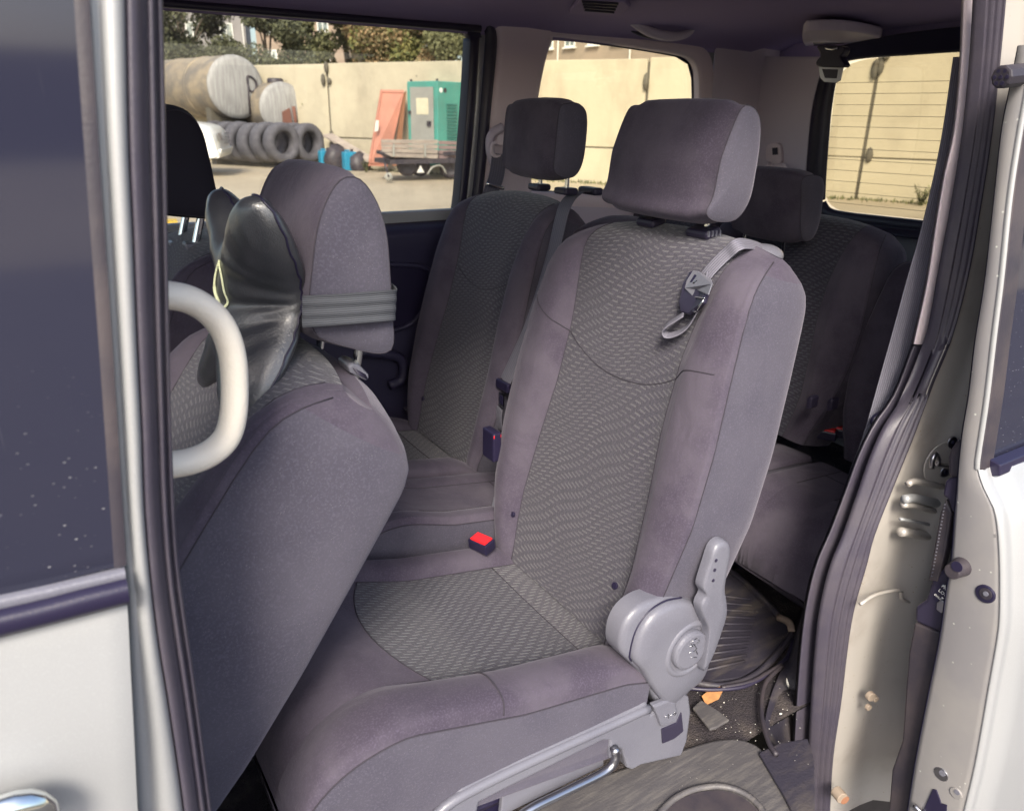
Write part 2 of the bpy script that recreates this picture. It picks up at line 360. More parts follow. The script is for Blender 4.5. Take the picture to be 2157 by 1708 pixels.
tube('door_handle', hp, .011, 'chrome', fd, seg=12, flat=1.5)
# silver pillar strip between door and seal
SL = [(176, -60), (178, 0), (191, 200), (206, 420), (226, 700), (246, 1000), (263, 1200), (271, 1262), (275, 1404), (283, 1593), (289, 1708), (300, 1900)]
SR = [(261, -60), (262, 0), (268, 300), (277, 500), (285, 700), (295, 900), (301, 1066), (316, 1235), (331, 1348), (350, 1461), (376, 1630), (388, 1720), (410, 1900)]
LR = [(342, -60), (343, 0), (348, 200), (352, 400), (355, 600), (360, 850), (368, 1066), (376, 1179), (391, 1292), (410, 1423), (432, 1593), (447, 1708), (475, 1900)]
n = 60
def zedge(pts, y, n=60):
    e = edge(pts, 200, y=y); o = np.argsort(e[:, 2]); zt = np.linspace(.72, 1.62, n)[::-1]
    return np.stack([np.interp(zt, e[o, 2], e[o, 0]), np.full(n, y), zt], 1)
sl, sr, lr = zedge(SL, .626), zedge(SR, .632), zedge(LR, .658)
def down(G, z=.28, dx=0):      # carry a strip on down to the sill
    G = np.array(G); q = G[-1].copy(); q[:, 2] = z; q[:, 0] += dx; return np.vstack([G, q[None]])
surf('door_pillar', down(lerp_edge(sl, sr, [(0, -.03), (.02, 0), (.12, .003), (.25, .003), (.36, .003), (.45, .006), (.62, .011), (.8, .011), (.92, .006), (1, -.004)])), 'silver', van, thick=.003)
ribs = [(0, 0), (.04, .010), (.15, .013), (.30, .012), (.44, .010), (.50, .004), (.54, .008), (.60, .012), (.67, .012), (.73, .006), (.76, .002), (.80, .006), (.86, .010), (.93, .009), (.98, .003), (1, -.02)]
surf('door_seal', down(lerp_edge(sr, lr, ribs)), 'seal', van)
# inner face of that pillar, running into the cabin
G = [[p+A(-.002, .002, 0), p+A(-.025, .06, 0), p+A(-.12, .075, 0)] for p in np.vstack([lr, [lr[-1]*A(1, 1, 0)+A(0, 0, .28)]])]
surf('pillar_trim', G, 'grey_trim', van, thick=.004)
# grab handle on the pillar
hh = [(300, 618), (355, 622), (400, 632), (440, 656), (470, 692), (488, 742), (494, 800), (492, 870), (478, 920), (445, 953), (400, 972), (350, 980), (300, 984)]
tube('grab_handle', [P(u, v, y=.775) for u, v in hh], .0155, 'beige_handle', van, seg=16, n=70, flat=.88)

# rear jamb of the doorway
RL = [(2040, -60), (2038, 0), (2031, 139), (2017, 277), (1993, 430), (1972, 541), (1938, 722), (1896, 830), (1854, 892), (1825, 955), (1796, 1038), (1767, 1121), (1743, 1178), (1725, 1243), (1711, 1329), (1699, 1501), (1691, 1708), (1689, 1800)]
RR = [(2113, -60), (2110, 0), (2094, 173), (2080, 295), (2059, 433), (2035, 572), (2000, 705), (1958, 809), (1921, 913), (1879, 1017), (1838, 1121), (1821, 1186), (1790, 1302), (1768, 1472), (1751, 1587), (1744, 1708), (1742, 1800)]
rl, rr = edge(RL, 90, y=.735), edge(RR, 90, y=.69)
ribR = [(.55, -.02), (.03, .006), (.10, .010), (.30, .012), (.40, .010), (.44, .004), (.48, .009), (.55, .012), (.62, .009), (.66, .003), (.70, .008), (.77, .011), (.83, .008), (.86, .003), (.90, .008), (.95, .009), (1, -.012)]
surf('door_seal', lerp_edge(rl, rr, ribR), 'seal', van)
cl_ = edge([(2027, -60), (2026, 0), (2021, 139), (2007, 277), (1986, 367), (1969, 468), (1951, 589), (1921, 724)], 40, y=.75)
cr_ = edge([(2050, -60), (2048, 0), (2041, 139), (2027, 277), (2003, 430), (1982, 541), (1965, 640), (1946, 724)], 40, y=.745)
surf('pillar_trim', lerp_edge(cl_, cr_, [(7, -.06), (2.4, -.02), (0, 0), (.2, .004), (.8, .004), (1, 0)]), 'beige', van, thick=.002)
cl2 = edge([(1921, 726), (1880, 830), (1838, 892), (1806, 955), (1775, 1038), (1743, 1121), (1718, 1178), (1700, 1243), (1686, 1329), (1672, 1501), (1662, 1708), (1660, 1800)], 40, y=.755)
cr2 = edge([(1946, 726), (1906, 830), (1864, 892), (1835, 955), (1806, 1038), (1777, 1121), (1753, 1178), (1735, 1243), (1721, 1329), (1709, 1501), (1701, 1708), (1699, 1800)], 40, y=.75)
surf('sill_trim', lerp_edge(cl2, cr2, [(5, -.06), (1.8, -.02), (0, 0), (.2, .004), (.8, .004), (1, 0)]), 'seal', van, thick=.002)
# silver jamb: rolls from the seal out towards the body skin
je = np.array([p for p in rr]); wid = np.interp(je[:, 2], [.15, .5, 1.0, 1.7], [.34, .30, .22, .10])
prof = [(0, 0), (.10, .004), (.3, .010), (.42, .018), (.5, .040), (.62, .055), (.8, .062), (1, .066)]
G = np.array([[p+A(f*w_*1.0, -b, 0) for f, b in prof] for p, w_ in zip(je, wid)])
jamb = surf('door_jamb', G, 'silver_inner', van, thick=.003)
# pressings, striker, rail end, bolts on the jamb (set on their own plane just proud of it)
YJ = .655
def rail(name, pts, r, m, flat=.5, **k): return tube(name, [P(u, v, y=YJ) for u, v in pts], r, m, van, seg=10, n=20, flat=flat, **k)
rail('jamb_rib', [(1912, 1020), (1925, 1014), (1960, 1019), (2010, 1030)], .006, 'silver_inner', 1.0)
rail('guide_rail', [(1905, 1052), (1925, 1049), (1960, 1057), (2010, 1068)], .008, 'silver', 1.1)
rail('guide_rail', [(1902, 1063), (1925, 1065), (1960, 1074), (2010, 1086)], .007, 'silver_inner', .8)
rail('guide_rail', [(1897, 1093), (1930, 1099), (1970, 1107), (2010, 1115)], .004, 'silver', .8)
rail('jamb_rib', [(1898, 1120), (1930, 1124), (1970, 1132), (2010, 1140)], .009, 'silver_inner', 1.)
rail('jamb_rib', [(1812, 1272), (1845, 1252), (1895, 1243), (1900, 1262), (1930, 1270), (1960, 1276)], .0035, 'silver_inner', .9)
def disc(name, u, v, r, m, depth=.006, y=YJ, par=None, seg=24, out=A(-.25, -.97, 0), bevel=.0015, off=0.0):
    c = P(u, v, y=y)+out*off; return cyl(name, c, c+out*depth, r, m, par or van, seg, bevel=bevel)
st = disc('striker_plate', 1985, 974, .044, 'silver_inner', .003)
for (u, v) in ((2001, 929), (1986, 991)):
    disc('bolt', u, v, .0115, 'steel', .004, par=st, off=.003); disc('bolt_socket', u, v, .004, 'black_plastic', .001, par=st, off=.0072, seg=6, bevel=0)
tube('striker_loop', [P(u, v, y=YJ-.02) for u, v in [(1963, 985), (1965, 965), (1972, 957), (1978, 970), (1976, 978), (2005, 984)]], .0045, 'steel', st, n=24)
for (u, v) in ((1953, 1164), (1953, 1195), (1976, 1083)):
    b_ = disc('bolt', u, v, .0095, 'steel', .006); disc('bolt_socket', u, v, .0035, 'black_plastic', .001, par=b_, off=.0062, seg=6, bevel=0)
M['clip'] = mat('clip_tan', (.30, .24, .19), .6)
cl = disc('plastic_clip', 1830, 1462, .010, 'clip', .010); disc('clip_head', 1836, 1464, .007, 'clip', .014, par=cl, seg=8)
disc('clip_head', 1826, 1486, .007, 'clip', .008, par=cl, seg=8)
pl = disc('buffer_plug', 1760, 1664, .013, 'clip', .022, y=.66); disc('plug_cap', 1764, 1666, .0105, mat('rusty_cap', (.30, .14, .08), .7), .002, y=.66, par=pl, off=.0225)

# sliding door, open and standing outside the jamb; its leading edge faces the front of the van
XD = 1.22
GL = [(2180, -60), (2160, 30), (2128, 190), (2111, 277), (2096, 414), (2076, 590), (2055, 720), (2042, 830), (2028, 914), (2015, 1043), (2005, 1173), (1994, 1243), (1980, 1343), (1954, 1472), (1929, 1601), (1912, 1708), (1900, 1790)]
GR = [(2205, -60), (2190, 30), (2166, 190), (2150, 277), (2129, 414), (2111, 586), (2096, 705), (2080, 840), (2062, 960), (2060, 990), (2074, 1030), (2095, 1074), (2104, 1147), (2106, 1250), (2103, 1325), (2083, 1443), (2055, 1601), (2030, 1708), (2010, 1790)]
gl_, gr_ = edge(GL, 110, x=XD), edge(GR, 110, x=XD)
zz = np.linspace(1.60, .20, 110)
rz = lambda e: np.stack([np.interp(zz, np.sort(e[:, 2]), e[np.argsort(e[:, 2]), 1]), zz], 1)
gl_, gr_ = [np.insert(rz(e), 0, XD, axis=1) for e in (gl_, gr_)]
sd_ = surf('sliding_door', lerp_edge(gl_, gr_, [(0, -.002), (.1, .003), (.5, .004), (.9, .003), (1, 0)], A(-1, 0, 0)), 'door_edge', van, thick=.003)
belt = np.array([p for p in gr_ if p[2] < P(2060, 985, x=XD)[2]]); upw = np.array([p for p in gr_ if p[2] >= P(2060, 990, x=XD)[2]])
surf('door_skin', [[p+A(0, 0, 0), p+A(-.004, -.004, 0), p+A(.004, -.009, 0), p+A(.016, -.006, 0), p+A(.026, -.008, 0), p+A(.034, -.016, 0), p+A(.06, -.024, 0), p+A(.3, -.03, 0), p+A(.85, -.03, 0)] for p in belt], 'silver', sd_, thick=.003)
surf('glass_frame', [[p+A(-.003, -.002, 0), p+A(0, -.006, 0), p+A(.030, -.007, 0), p+A(.034, -.004, 0)] for p in upw], 'rubber', sd_, thick=.003)
surf('edge_flange', [[p+A(-.005, .002, 0), p+A(-.006, -.003, 0), p+A(-.001, -.004, 0)] for p in upw], 'silver', sd_, thick=.002)
surf('door_glass', [[p+A(.03, -.001, 0), p+A(.4, -.001, 0), p+A(.85, -.001, 0)] for p in upw], 'dark_glass', sd_, thick=.004)
bm_ = P(2112, 972, x=XD+.01)
q = upw[-1]+A(.02, -.012, .0)
prism('sill_moulding', [q+A(0, .008, .014), q+A(0, -.010, .010), q+A(0, -.014, -.008), q+A(0, .004, -.016)], (.8, 0, 0), 'black_plastic', sd_, .002)
surf('inner_panel', [[a, a+A(.03, .01, 0), a+A(.85, .01, 0)] for a in gl_], 'door_black', sd_, thick=.004)
def ddisc(name, u, v, r, m, d=.006, off=.002, **k): c = P(u, v, x=XD-off); return cyl(name, c, c+A(-d, 0, 0), r, m, k.pop('par', sd_), k.pop('seg', 24), **k)
bf = ddisc('rubber_buffer', 2028, 1192, .0165, 'rubber', .034, r2=.0125, bevel=.002); ddisc('buffer_face', 2016, 1193, .009, 'black_plastic', .001, off=.0365, par=bf)
cap = ddisc('hole_grommet', 2078, 1249, .0155, 'black_plastic', .006, bevel=.002); ddisc('grommet_ring', 2077, 1250, .0095, 'rubber', .002, off=.008, par=cap); ddisc('grommet_pin', 2077, 1250, .004, 'grey_plastic', .002, off=.0102, par=cap)
b1 = ddisc('bolt', 1985, 1628, .0125, 'steel', .005, bevel=.001); ddisc('bolt_socket', 1985, 1628, .006, 'grey_plastic', .001, off=.0072, par=b1, seg=6)
b1 = ddisc('bolt', 2016, 1668, .0105, 'door_edge', .005, bevel=.001); ddisc('bolt_socket', 2016, 1668, .005, 'grey_plastic', .001, off=.0072, par=b1, seg=6)
lk = prism('lock_cutout', [P(u, v, x=XD-.005) for u, v in [(1966, 1660), (1974, 1662), (1984, 1690), (1996, 1694), (1990, 1760), (1935, 1760), (1925, 1720), (1946, 1705)]], (-.003, 0, 0), 'black_plastic', sd_, .001)
tube('lock_claw', [P(u, v, x=XD-.012) for u, v in [(1925, 1694), (1940, 1712), (1950, 1742), (1970, 1735)]], .004, 'steel', lk, n=14)
for (u, v) in ((2035, 1060), (2096, 1128), (2092, 1190)): ddisc('spot_weld', u, v, .003, 'door_edge', .0012, off=.003, seg=10)
t0 = P(2150, 158, x=XD-.01); t1 = P(2108, 163, x=XD-.05)
bs = cyl('bump_stop', t0, t1, .0155, 'rubber', sd_, 10, bevel=.003); dd = (t1-t0)/np.linalg.norm(t1-t0)
for k in range(7):
    a = k*2*PI/6; o_ = A(0, 0, 0) if k == 6 else (np.cross(dd, A(0, 0, 1))*math.cos(a)+A(0, 0, 1)*math.sin(a))*.009
    cyl('stop_hole', t1+o_+dd*.0002, t1+o_+dd*.001, .0028, 'black_plastic', bs, 8)
# black guide channel and lock housing hugging the door's inner edge
def flatp(name, px, x, dx, m, par, bevel=.003): return prism(name, [P(u, v, x=x) for u, v in px], (dx, 0, 0), m, par, bevel)
ch = flatp('weather_channel', [(2030, 922), (2014, 928), (2002, 944), (1996, 962), (1995, 1000), (2004, 1006), (2034, 1010)], XD+.012, .03, 'rubber', sd_, .006)
flatp('channel_clip', [(2030, 1006), (1998, 1006), (1990, 1014), (1984, 1044), (1996, 1052), (2004, 1080), (2030, 1080)], XD+.010, .03, 'dark_plastic', sd_, .005)
sg = flatp('channel_strip', [(1992, 1050), (1980, 1080), (1966, 1160), (1955, 1222), (1975, 1226), (1992, 1160), (2004, 1080)], XD+.014, .02, 'rubber', sd_, .003)
for k in range(22):
    f = k/21; c = P(1991-f*27, 1062+f*150, x=XD+.013); cyl('rivet', c, c+A(-.002, 0, 0), .0012, 'grey_plastic', sg, 6)
hs = flatp('lock_housing', [(1962, 1222), (2012, 1170), (2012, 1330), (1975, 1330), (1926, 1310), (1927, 1278), (1950, 1262)], XD+.016, .03, 'dark_plastic', sd_, .006)
lab = flatp('child_lock_label', [(1977, 1228), (2010, 1236), (2004, 1288), (1966, 1262)], XD+.0155, -.001, 'black_plastic', hs, 0)
flatp('lock_bolt', [(1975, 1268), (1984, 1262), (1996, 1270), (1996, 1284), (1984, 1290), (1974, 1282)], XD+.0145, -.003, 'steel', hs, .001)
flatp('weather_strip', [(1926, 1311), (1975, 1330), (2003, 1345), (1985, 1420), (1960, 1500), (1935, 1630), (1918, 1708), (1905, 1800), (1868, 1800), (1871, 1708), (1878, 1621), (1900, 1558), (1908, 1443), (1914, 1372)], XD+.016, .03, 'rubber', sd_, .004)
def text(name, s, c, size, m, par, R, extrude=.0004):
    cu = bpy.data.curves.new(name, 'FONT'); cu.body = s; cu.size = size; cu.extrude = extrude; cu.align_x = 'CENTER'; cu.align_y = 'CENTER'; cu.resolution_u = 2
    o = bpy.data.objects.new(name, cu); COL.objects.link(o); dg = bpy.context.evaluated_depsgraph_get()
    me = bpy.data.meshes.new_from_object(o.evaluated_get(dg)); bpy.data.objects.remove(o)
    v = np.array([list(q.co) for q in me.vertices])@np.asarray(R).T+np.asarray(c); v = v-wloc(par)
    for i, q in enumerate(me.vertices): q.co = v[i]
    me.materials.clear(); me.materials.append(M[m]); o = bpy.data.objects.new(name, me); COL.objects.link(o); o.parent = par; return o
# text basis facing -x: text x axis -> -y, text y axis -> z
Rx = np.stack([A(0, -.94, -.34), A(0, -.34, .94), A(-1, 0, 0)], 1)
for s, u, v, sz in (('\u25B2', 1990, 1234, .006), ('FREE', 1993, 1241, .0085), ('LOCK', 1989, 1252, .0085), ('\u25BC', 1985, 1260, .005), ('CHILD SAFETY', 1984, 1265, .0048)):
    text('label_lettering', s, P(u, v, x=XD+.0125), sz, 'white_paint', hs, Rx)

# roof, near rail, body sides
box('roof', (.75, 1.42, 1.845), (3.6, 1.66, .03), 'silver', van, .01)
box('roof_rail', (.75, .70, 1.79), (3.6, .10, .08), 'silver_inner', van, .02)
box('quarter_panel', (2.03, .665, .93), (1.1, .05, 1.62), 'silver', van, .01)
box('side_sill', (.40, .655, .235), (1.3, .09, .13), 'silver', van, .02)
box('far_rocker', (.75, 2.2, .42), (3.6, .06, .40), 'silver', van, .02)
surf('windscreen', [[A(-.95, y, 1.78), A(-1.3, y, 1.35), A(-1.6, y, 1.02)] for y in np.linspace(.7, 2.15, 5)], glass_mat('windscreen_glass', (.7, .75, .72)), van)
box('dashboard', (-1.25, 1.42, .92), (.7, 1.5, .22), 'black_plastic', van, .04)
surf('rear_header', [[A(2.52, y, 1.70), A(2.525, y, 1.76), A(2.5, y, 1.81)] for y in np.linspace(.66, 2.2, 6)], 'headliner', van, thick=.02)
surf('rear_post', [[A(2.53, y, z) for z in (1.2, 1.5, 1.8)] for y in (2.02, 2.2)], 'headliner', van, thick=.02)
surf('rear_post', [[A(x, 2.17, z) for z in (1.1, 1.5, 1.8)] for x in (2.16, 2.56)], 'silver', van, thick=.01)
surf('far_header', [[A(x, 2.2, 1.73), A(x, 2.19, 1.83)] for x in (-.95, 2.56)], 'silver', van, thick=.01)
surf('near_lining', [[A(x, .74, .3), A(x, .74, 1.0), A(x, .78, 1.79)] for x in np.linspace(1.50, 2.5, 6)], 'grey_trim', van, thick=.01)
box('front_bulkhead', (-1.1, 1.42, .55), (.1, 1.5, .7), 'black_plastic', van, .02)
box('tailgate_panel', (2.56, 1.42, .72), (.06, 1.5, .86), 'silver', van, .02)

gb = box('reflection_blocker', (6, -30, 1.5), (90, 6, 3.0), mat('blocker_dark', (.07, .055, .05), .9), None); tag(gb, 'added long dark garage row across the yard behind the photographer', 'blocker')  # unseen block added behind the camera to shape the door glass reflection
# floor
G = [[A(x, y, .33+.004*math.sin(x*17+y*9)) for x in np.linspace(-1.0, 2.5, 60)] for y in np.linspace(.745, 2.17, 30)]
surf('floor_carpet', G, 'carpet', van, thick=.006)

# ---------------------------------------------------------------- the far side of the cabin
def ribbon(name, pxa, pxb, prof, m, par, ya, yb=None, n=40, thick=.004, out=A(0, -1, 0), ax='y'):
    a = edge(pxa, n, **{ax: ya}); b = edge(pxb, n, **{ax: ya if yb is None else yb})
    return surf(name, lerp_edge(a, b, prof, out), m, par, thick=thick)
flat_ = [(0, 0), (.1, .004), (.5, .005), (.9, .004), (1, 0)]
fdoor = box('far_door', (.35, 2.17, .77), (1.9, .03, .90), 'silver', van, .01)
# glass runs from behind the driver back to the pillar
gz0, gz1 = 1.165, 1.745
surf('door_glass', [[A(x, 2.185, z) for x in np.linspace(-.9, 1.22, 8)] for z in (gz0-.03, gz1)], 'glass', fdoor)
# black frame round it
top_in = [(100, -10), (345, 14), (520, 26), (700, 40), (860, 53), (965, 61), (985, 68), (991, 82)]
top_out = [(100, -50), (345, -22), (520, -8), (700, 12), (860, 32), (985, 46), (1003, 56), (1011, 80)]
ribbon('window_frame', top_in, top_out, [(-.02, -.02), (0, 0), (.3, .006), (1, .01)], 'black_plastic', fdoor, 2.15)
ribbon('window_frame', [(991, 80), (984, 200), (974, 330), (966, 420), (957, 480)], [(1010, 78), (1002, 200), (991, 330), (982, 420), (975, 486)], [(-.2, -.03), (0, 0), (.2, .006), (.8, .008), (1, 0)], 'black_plastic', fdoor, 2.15)
ribbon('silver_edge', [(1007, 64), (1003, 200), (992, 330), (983, 420), (976, 486)], [(1026, 68), (1017, 200), (1007, 330), (998, 420), (988, 484)], [(0, -.01), (.2, -.002), (.8, -.002), (1, -.01)], 'silver', fdoor, 2.155)
ribbon('door_seal', [(985, 44), (1010, 52), (1022, 68), (1020, 120), (1014, 200), (1003, 330), (994, 420), (985, 500), (955, 640), (925, 760), (905, 835)],
       [(985, 26), (1030, 44), (1045, 70), (1044, 120), (1036, 200), (1024, 330), (1014, 420), (1003, 500), (975, 640), (945, 765), (925, 842)], [(0, 0), (.2, .012), (.5, .016), (.8, .012), (1, 0)], 'dark_plastic', van, 2.145, n=60)
for u, v in ((560, 32), (765, 43)):      # two stops hanging in the frame
    flatq = [P(u-17, v-12, y=2.148), P(u+17, v-10, y=2.148), P(u+13, v+8 if u < 700 else v+6, y=2.148), P(u-11, v+6 if u < 700 else v+4, y=2.148)]
    prism('frame_stop', flatq, (0, .02, 0), 'black_plastic', fdoor, .002)
# door card: shelf under the glass, recess with armrest, lower part
zs = [1.19, 1.178, 1.165, 1.15, 1.10, 1.06, 1.0, .9, .8, .7, .6, .5, .4, .34]
ys = [2.175, 2.135, 2.118, 2.112, 2.118, 2.128, 2.13, 2.13, 2.13, 2.125, 2.13, 2.13, 2.13, 2.13]
xe = lambda z: np.interp(z, [.34, .62, .86, 1.03, 1.19], [1.02, 1.06, 1.11, 1.15, 1.20])
G = [[A(x*(xe(z)+.9)-.9, y, z) for x in np.linspace(0, 1, 30)] for z, y in zip(zs, ys)]
card = surf('door_card', G, 'door_black', van, thick=.004)
rc = [P(u, v, y=2.118) for u, v in cr([(700, 562), (800, 558), (880, 560), (905, 572), (906, 610), (893, 650), (868, 680), (830, 696), (780, 700), (700, 700)], 40)]
tube('recess_rim', rc, .008, 'door_black', card, seg=8)
prism('recess_panel', rc, (0, .004, 0), 'black_plastic', card)
surf('window_seal', [[A(x, 2.178, 1.178), A(x, 2.165, 1.196), A(x, 2.15, 1.184)] for x in np.linspace(-.9, 1.18, 12)], 'rubber', card)
tube('door_pull', [P(u, v, y=2.09) for u, v in [(760, 742), (800, 745), (838, 752), (850, 770), (846, 800), (820, 812)]], .016, 'door_black', card, n=24)
# edge of the door card and sill scuff by the far seat
ribbon('sill_trim', [(1003, 486), (985, 560), (960, 640), (930, 760), (912, 830), (900, 850), (850, 858)], [(1016, 486), (998, 565), (974, 645), (950, 765), (935, 835), (918, 868), (860, 880)], [(0, 0), (.2, .01), (.8, .01), (1, 0)], 'dark_plastic', van, 2.10, n=50)
# pillar between door and quarter window, quarter panel trim, rear corner trim
ptop = [(1030, 44), (1044, 72), (1043, 120), (1035, 200), (1023, 330), (1012, 430), (1000, 560)]
pbot = [(1180, 66), (1163, 90), (1152, 130), (1133, 205), (1122, 300), (1112, 400), (1100, 560)]
ribbon('pillar_trim', ptop, pbot, [(0, 0), (.06, .010), (.12, .012), (.5, .014), (.84, .010), (.93, .002), (1, -.02)], 'beige', van, 2.14, n=50)
a = cr([(1163, 84), (1172, 78), (1250, 87), (1350, 101), (1430, 115), (1455, 124), (1468, 142), (1472, 175), (1472, 250), (1468, 330), (1460, 395), (1445, 412), (1400, 412), (1200, 408), (1125, 404), (1119, 398), (1121, 300), (1133, 205), (1148, 130)], 160, closed=True)
b = cr([(1140, 74), (1172, 56), (1260, 62), (1360, 76), (1450, 92), (1486, 106), (1500, 135), (1502, 175), (1502, 250), (1498, 330), (1492, 410), (1475, 440), (1400, 445), (1200, 440), (1105, 432), (1095, 410), (1100, 300), (1112, 205), (1126, 130)], 160, closed=True)
ga, gb = [np.array([P(u, v, y=2.14) for u, v in q]) for q in (a, b)]
G = [[p+A(0, .035, 0), p, p*.8+q*.2+A(0, -.006, 0), p*.4+q*.6+A(0, -.008, 0), q] for p, q in zip(ga, gb)]; G.append(G[0])
qs = surf('quarter_window_surround', G, 'beige', van, thick=.003)
tube('window_seal', [p+A(0, .03, 0) for p in ga[::4]], .006, 'black_plastic', qs, closed=True, seg=6)
mesh('quarter_glass', ga+A(0, .04, 0), [tuple(range(len(ga)))], 'glass_quarter', qs, smooth=False)
# inner side panel below and behind the quarter window (with the window left open)
for nm, x0, x1, z0, z1, m in (('side_panel', 1.20, 2.22, .34, 1.24, 'grey_trim'), ('rear_corner_trim', 2.19, 2.50, .34, 1.74, 'grey_trim')):
    surf(nm, [[A(x, 2.14 if x < 2.4 else 2.12, z) for x in np.linspace(x0, x1, 8)] for z in np.linspace(z0, z1, 8)], m, van, thick=.01)
surf('window_header', [[A(x, 2.15, 1.715), A(x, 2.14, 1.75), A(x, 2.10, 1.77)] for x in np.linspace(-.9, 2.5, 12)], 'headliner', van, thick=.004)
# seat-belt loop anchor on the pillar (behind the far headrest)
c0 = P(1052, 298, y=2.12)
bx = tube('belt_anchor_cover', [P(u, v, y=2.115) for u, v in [(1058, 268), (1035, 285), (1032, 315), (1040, 345), (1052, 362)]], .014, 'grey_trim', van, n=20)
cyl('anchor_bolt', P(1056, 296, y=2.10), P(1056, 296, y=2.07), .015, 'beige', bx, 16, bevel=.003)
tube('belt_ring', [P(u, v, y=2.08) for u, v in [(1050, 300), (1038, 305), (1036, 322), (1046, 330), (1058, 328)]], .006, 'beige', bx, n=20)
strap('shoulder_belt', [P(1052, 325, y=2.08), P(1046, 370, y=2.05), P(1036, 400, y=2.02), P(1020, 450, y=2.0), P(1000, 560, y=2.02)], .045, 'belt', van, side=A(.9, -.4, 0))
tube('belt_tongue', [P(1026, 386, y=2.0), P(1036, 391, y=2.0), P(1046, 394, y=2.0), P(1060, 397, y=2.0)], .006, 'chrome', van, n=8)

# ---------------------------------------------------------------- rear: corner trims, hatch, rear glass
def xr_rib(name, pa, pb, prof, m, n=60, x=2.48, par=None, out=A(-1, 0, 0)): return ribbon(name, pa, pb, prof, m, par or van, x, n=n, ax='x', out=out, thick=.004)
xr_rib('rear_pillar_trim', [(1598, 120), (1596, 250), (1588, 400), (1580, 560)], [(1738, 120), (1712, 220), (1700, 330), (1692, 470)], [(0, .03), (.25, .012), (.45, .004), (.7, 0), (1, 0)], 'grey_trim', x=2.44)
hatch = xr_rib('hatch_frame', [(1760, 110), (1738, 140), (1722, 190), (1712, 250), (1703, 330), (1696, 400), (1692, 470)],
       [(1800, 118), (1779, 130), (1763, 165), (1752, 230), (1746, 295), (1741, 360), (1738, 420)], [(0, .012), (.1, .020), (.3, .014), (.42, .006), (.5, .010), (.58, .006), (.75, .012), (.95, .010), (1, 0)], 'dark_plastic')
xr_rib('hatch_frame', [(1740, 424), (1752, 440), (1790, 448), (1860, 456), (1960, 467), (2120, 486)], [(1700, 440), (1735, 470), (1790, 482), (1860, 492), (1960, 504), (2120, 524)],
       [(0, 0), (.1, .010), (.35, .018), (.5, .010), (.6, .016), (.9, .03), (1, .03)], 'dark_plastic', par=hatch)
xr_rib('hatch_frame', [(1779, 131), (1800, 126), (1844, 121), (1920, 116), (2021, 109), (2150, 100)], [(1760, 105), (1800, 97), (1844, 88), (1920, 74), (2021, 62), (2150, 50)], [(0, 0), (.15, .012), (.5, .02), (1, .05)], 'black_plastic', par=hatch)
w = cr([(1795, 134), (1844, 123), (2021, 110), (2120, 103)], 20).tolist()
wl = cr([(2120, 487), (1958, 464), (1790, 446), (1762, 440), (1745, 425), (1739, 400), (1747, 295), (1761, 180), (1775, 152), (1795, 134)], 60).tolist()
pts = [P(u, v, x=2.50) for u, v in w+wl[:-1]]
rg = mesh('rear_glass', pts, [tuple(range(len(pts)))], 'glass_rear', hatch, smooth=False)
for k in range(13):
    v0 = 176+k*22.6
    c = [P(u, v0+(u-1740)*(-.02+.13*(k/12)), x=2.495) for u in np.linspace(1742 if k > 2 else 1760, 2080, 8)]
    tube('heater_wire', c, .0007, mat('heater_wire', (.40, .33, .22), .7) if k == 0 else bpy.data.materials['heater_wire'], rg, seg=4)
# ---------------------------------------------------------------- headliner
xs_ = np.linspace(-1.0, 2.52, 70)
def hl(x):
    dz = -.012*max(0, (x-1.9)/.6)**2
    return [(2.145, 1.728), (2.12, 1.748), (2.07, 1.768), (1.98, 1.782), (1.8, 1.792), (1.44, 1.798), (1.1, 1.792), (.9, 1.78), (.76, 1.765)], dz
G = [[A(x, y, z+hl(x)[1]) for y, z in hl(x)[0]] for x in xs_]
head = surf('headliner', G, 'headliner', van, thick=.006)
tube('headliner_edge', [A(x, 2.13, 1.728) for x in np.linspace(-.9, 1.22, 30)], .010, 'dark_plastic', van, seg=8)
def hang(u, v, z): return P(u, v, z=z)
# air vent
vc = [P(u, v, z=1.772) for u, v in [(1196, 30), (1222, -6), (1330, 2), (1318, 24), (1296, 36)]]
vent = prism('air_vent', [P(u, v, z=1.772) for u, v in [(1200, 24), (1222, 0), (1318, 6), (1328, 16), (1306, 36), (1200, 30)]], (0, 0, .012), 'headliner', head, .004)
for k in range(4):
    tube('vent_slat', [P(1226+k*2, 4+k*6, z=1.768), P(1302-k*3, 9+k*6, z=1.768)], .0035, 'black_plastic', vent, seg=6)
# grab handle in its recess
gp_ = [(1322, 40), (1340, 52), (1365, 66), (1395, 75), (1425, 77), (1450, 70), (1462, 56)]
tube('grab_handle', [P(u, v, y=2.06) for u, v in gp_], [.010, .013, .015, .015, .015, .013, .010], 'grey_trim', head, seg=10, n=30)
prism('handle_recess', [P(u, v, y=2.095) for u, v in cr([(1312, 32), (1380, 30), (1450, 44), (1472, 62), (1440, 82), (1380, 84), (1330, 66)], 30, closed=True)], (0, .01, 0), 'dark_plastic', head, .003)
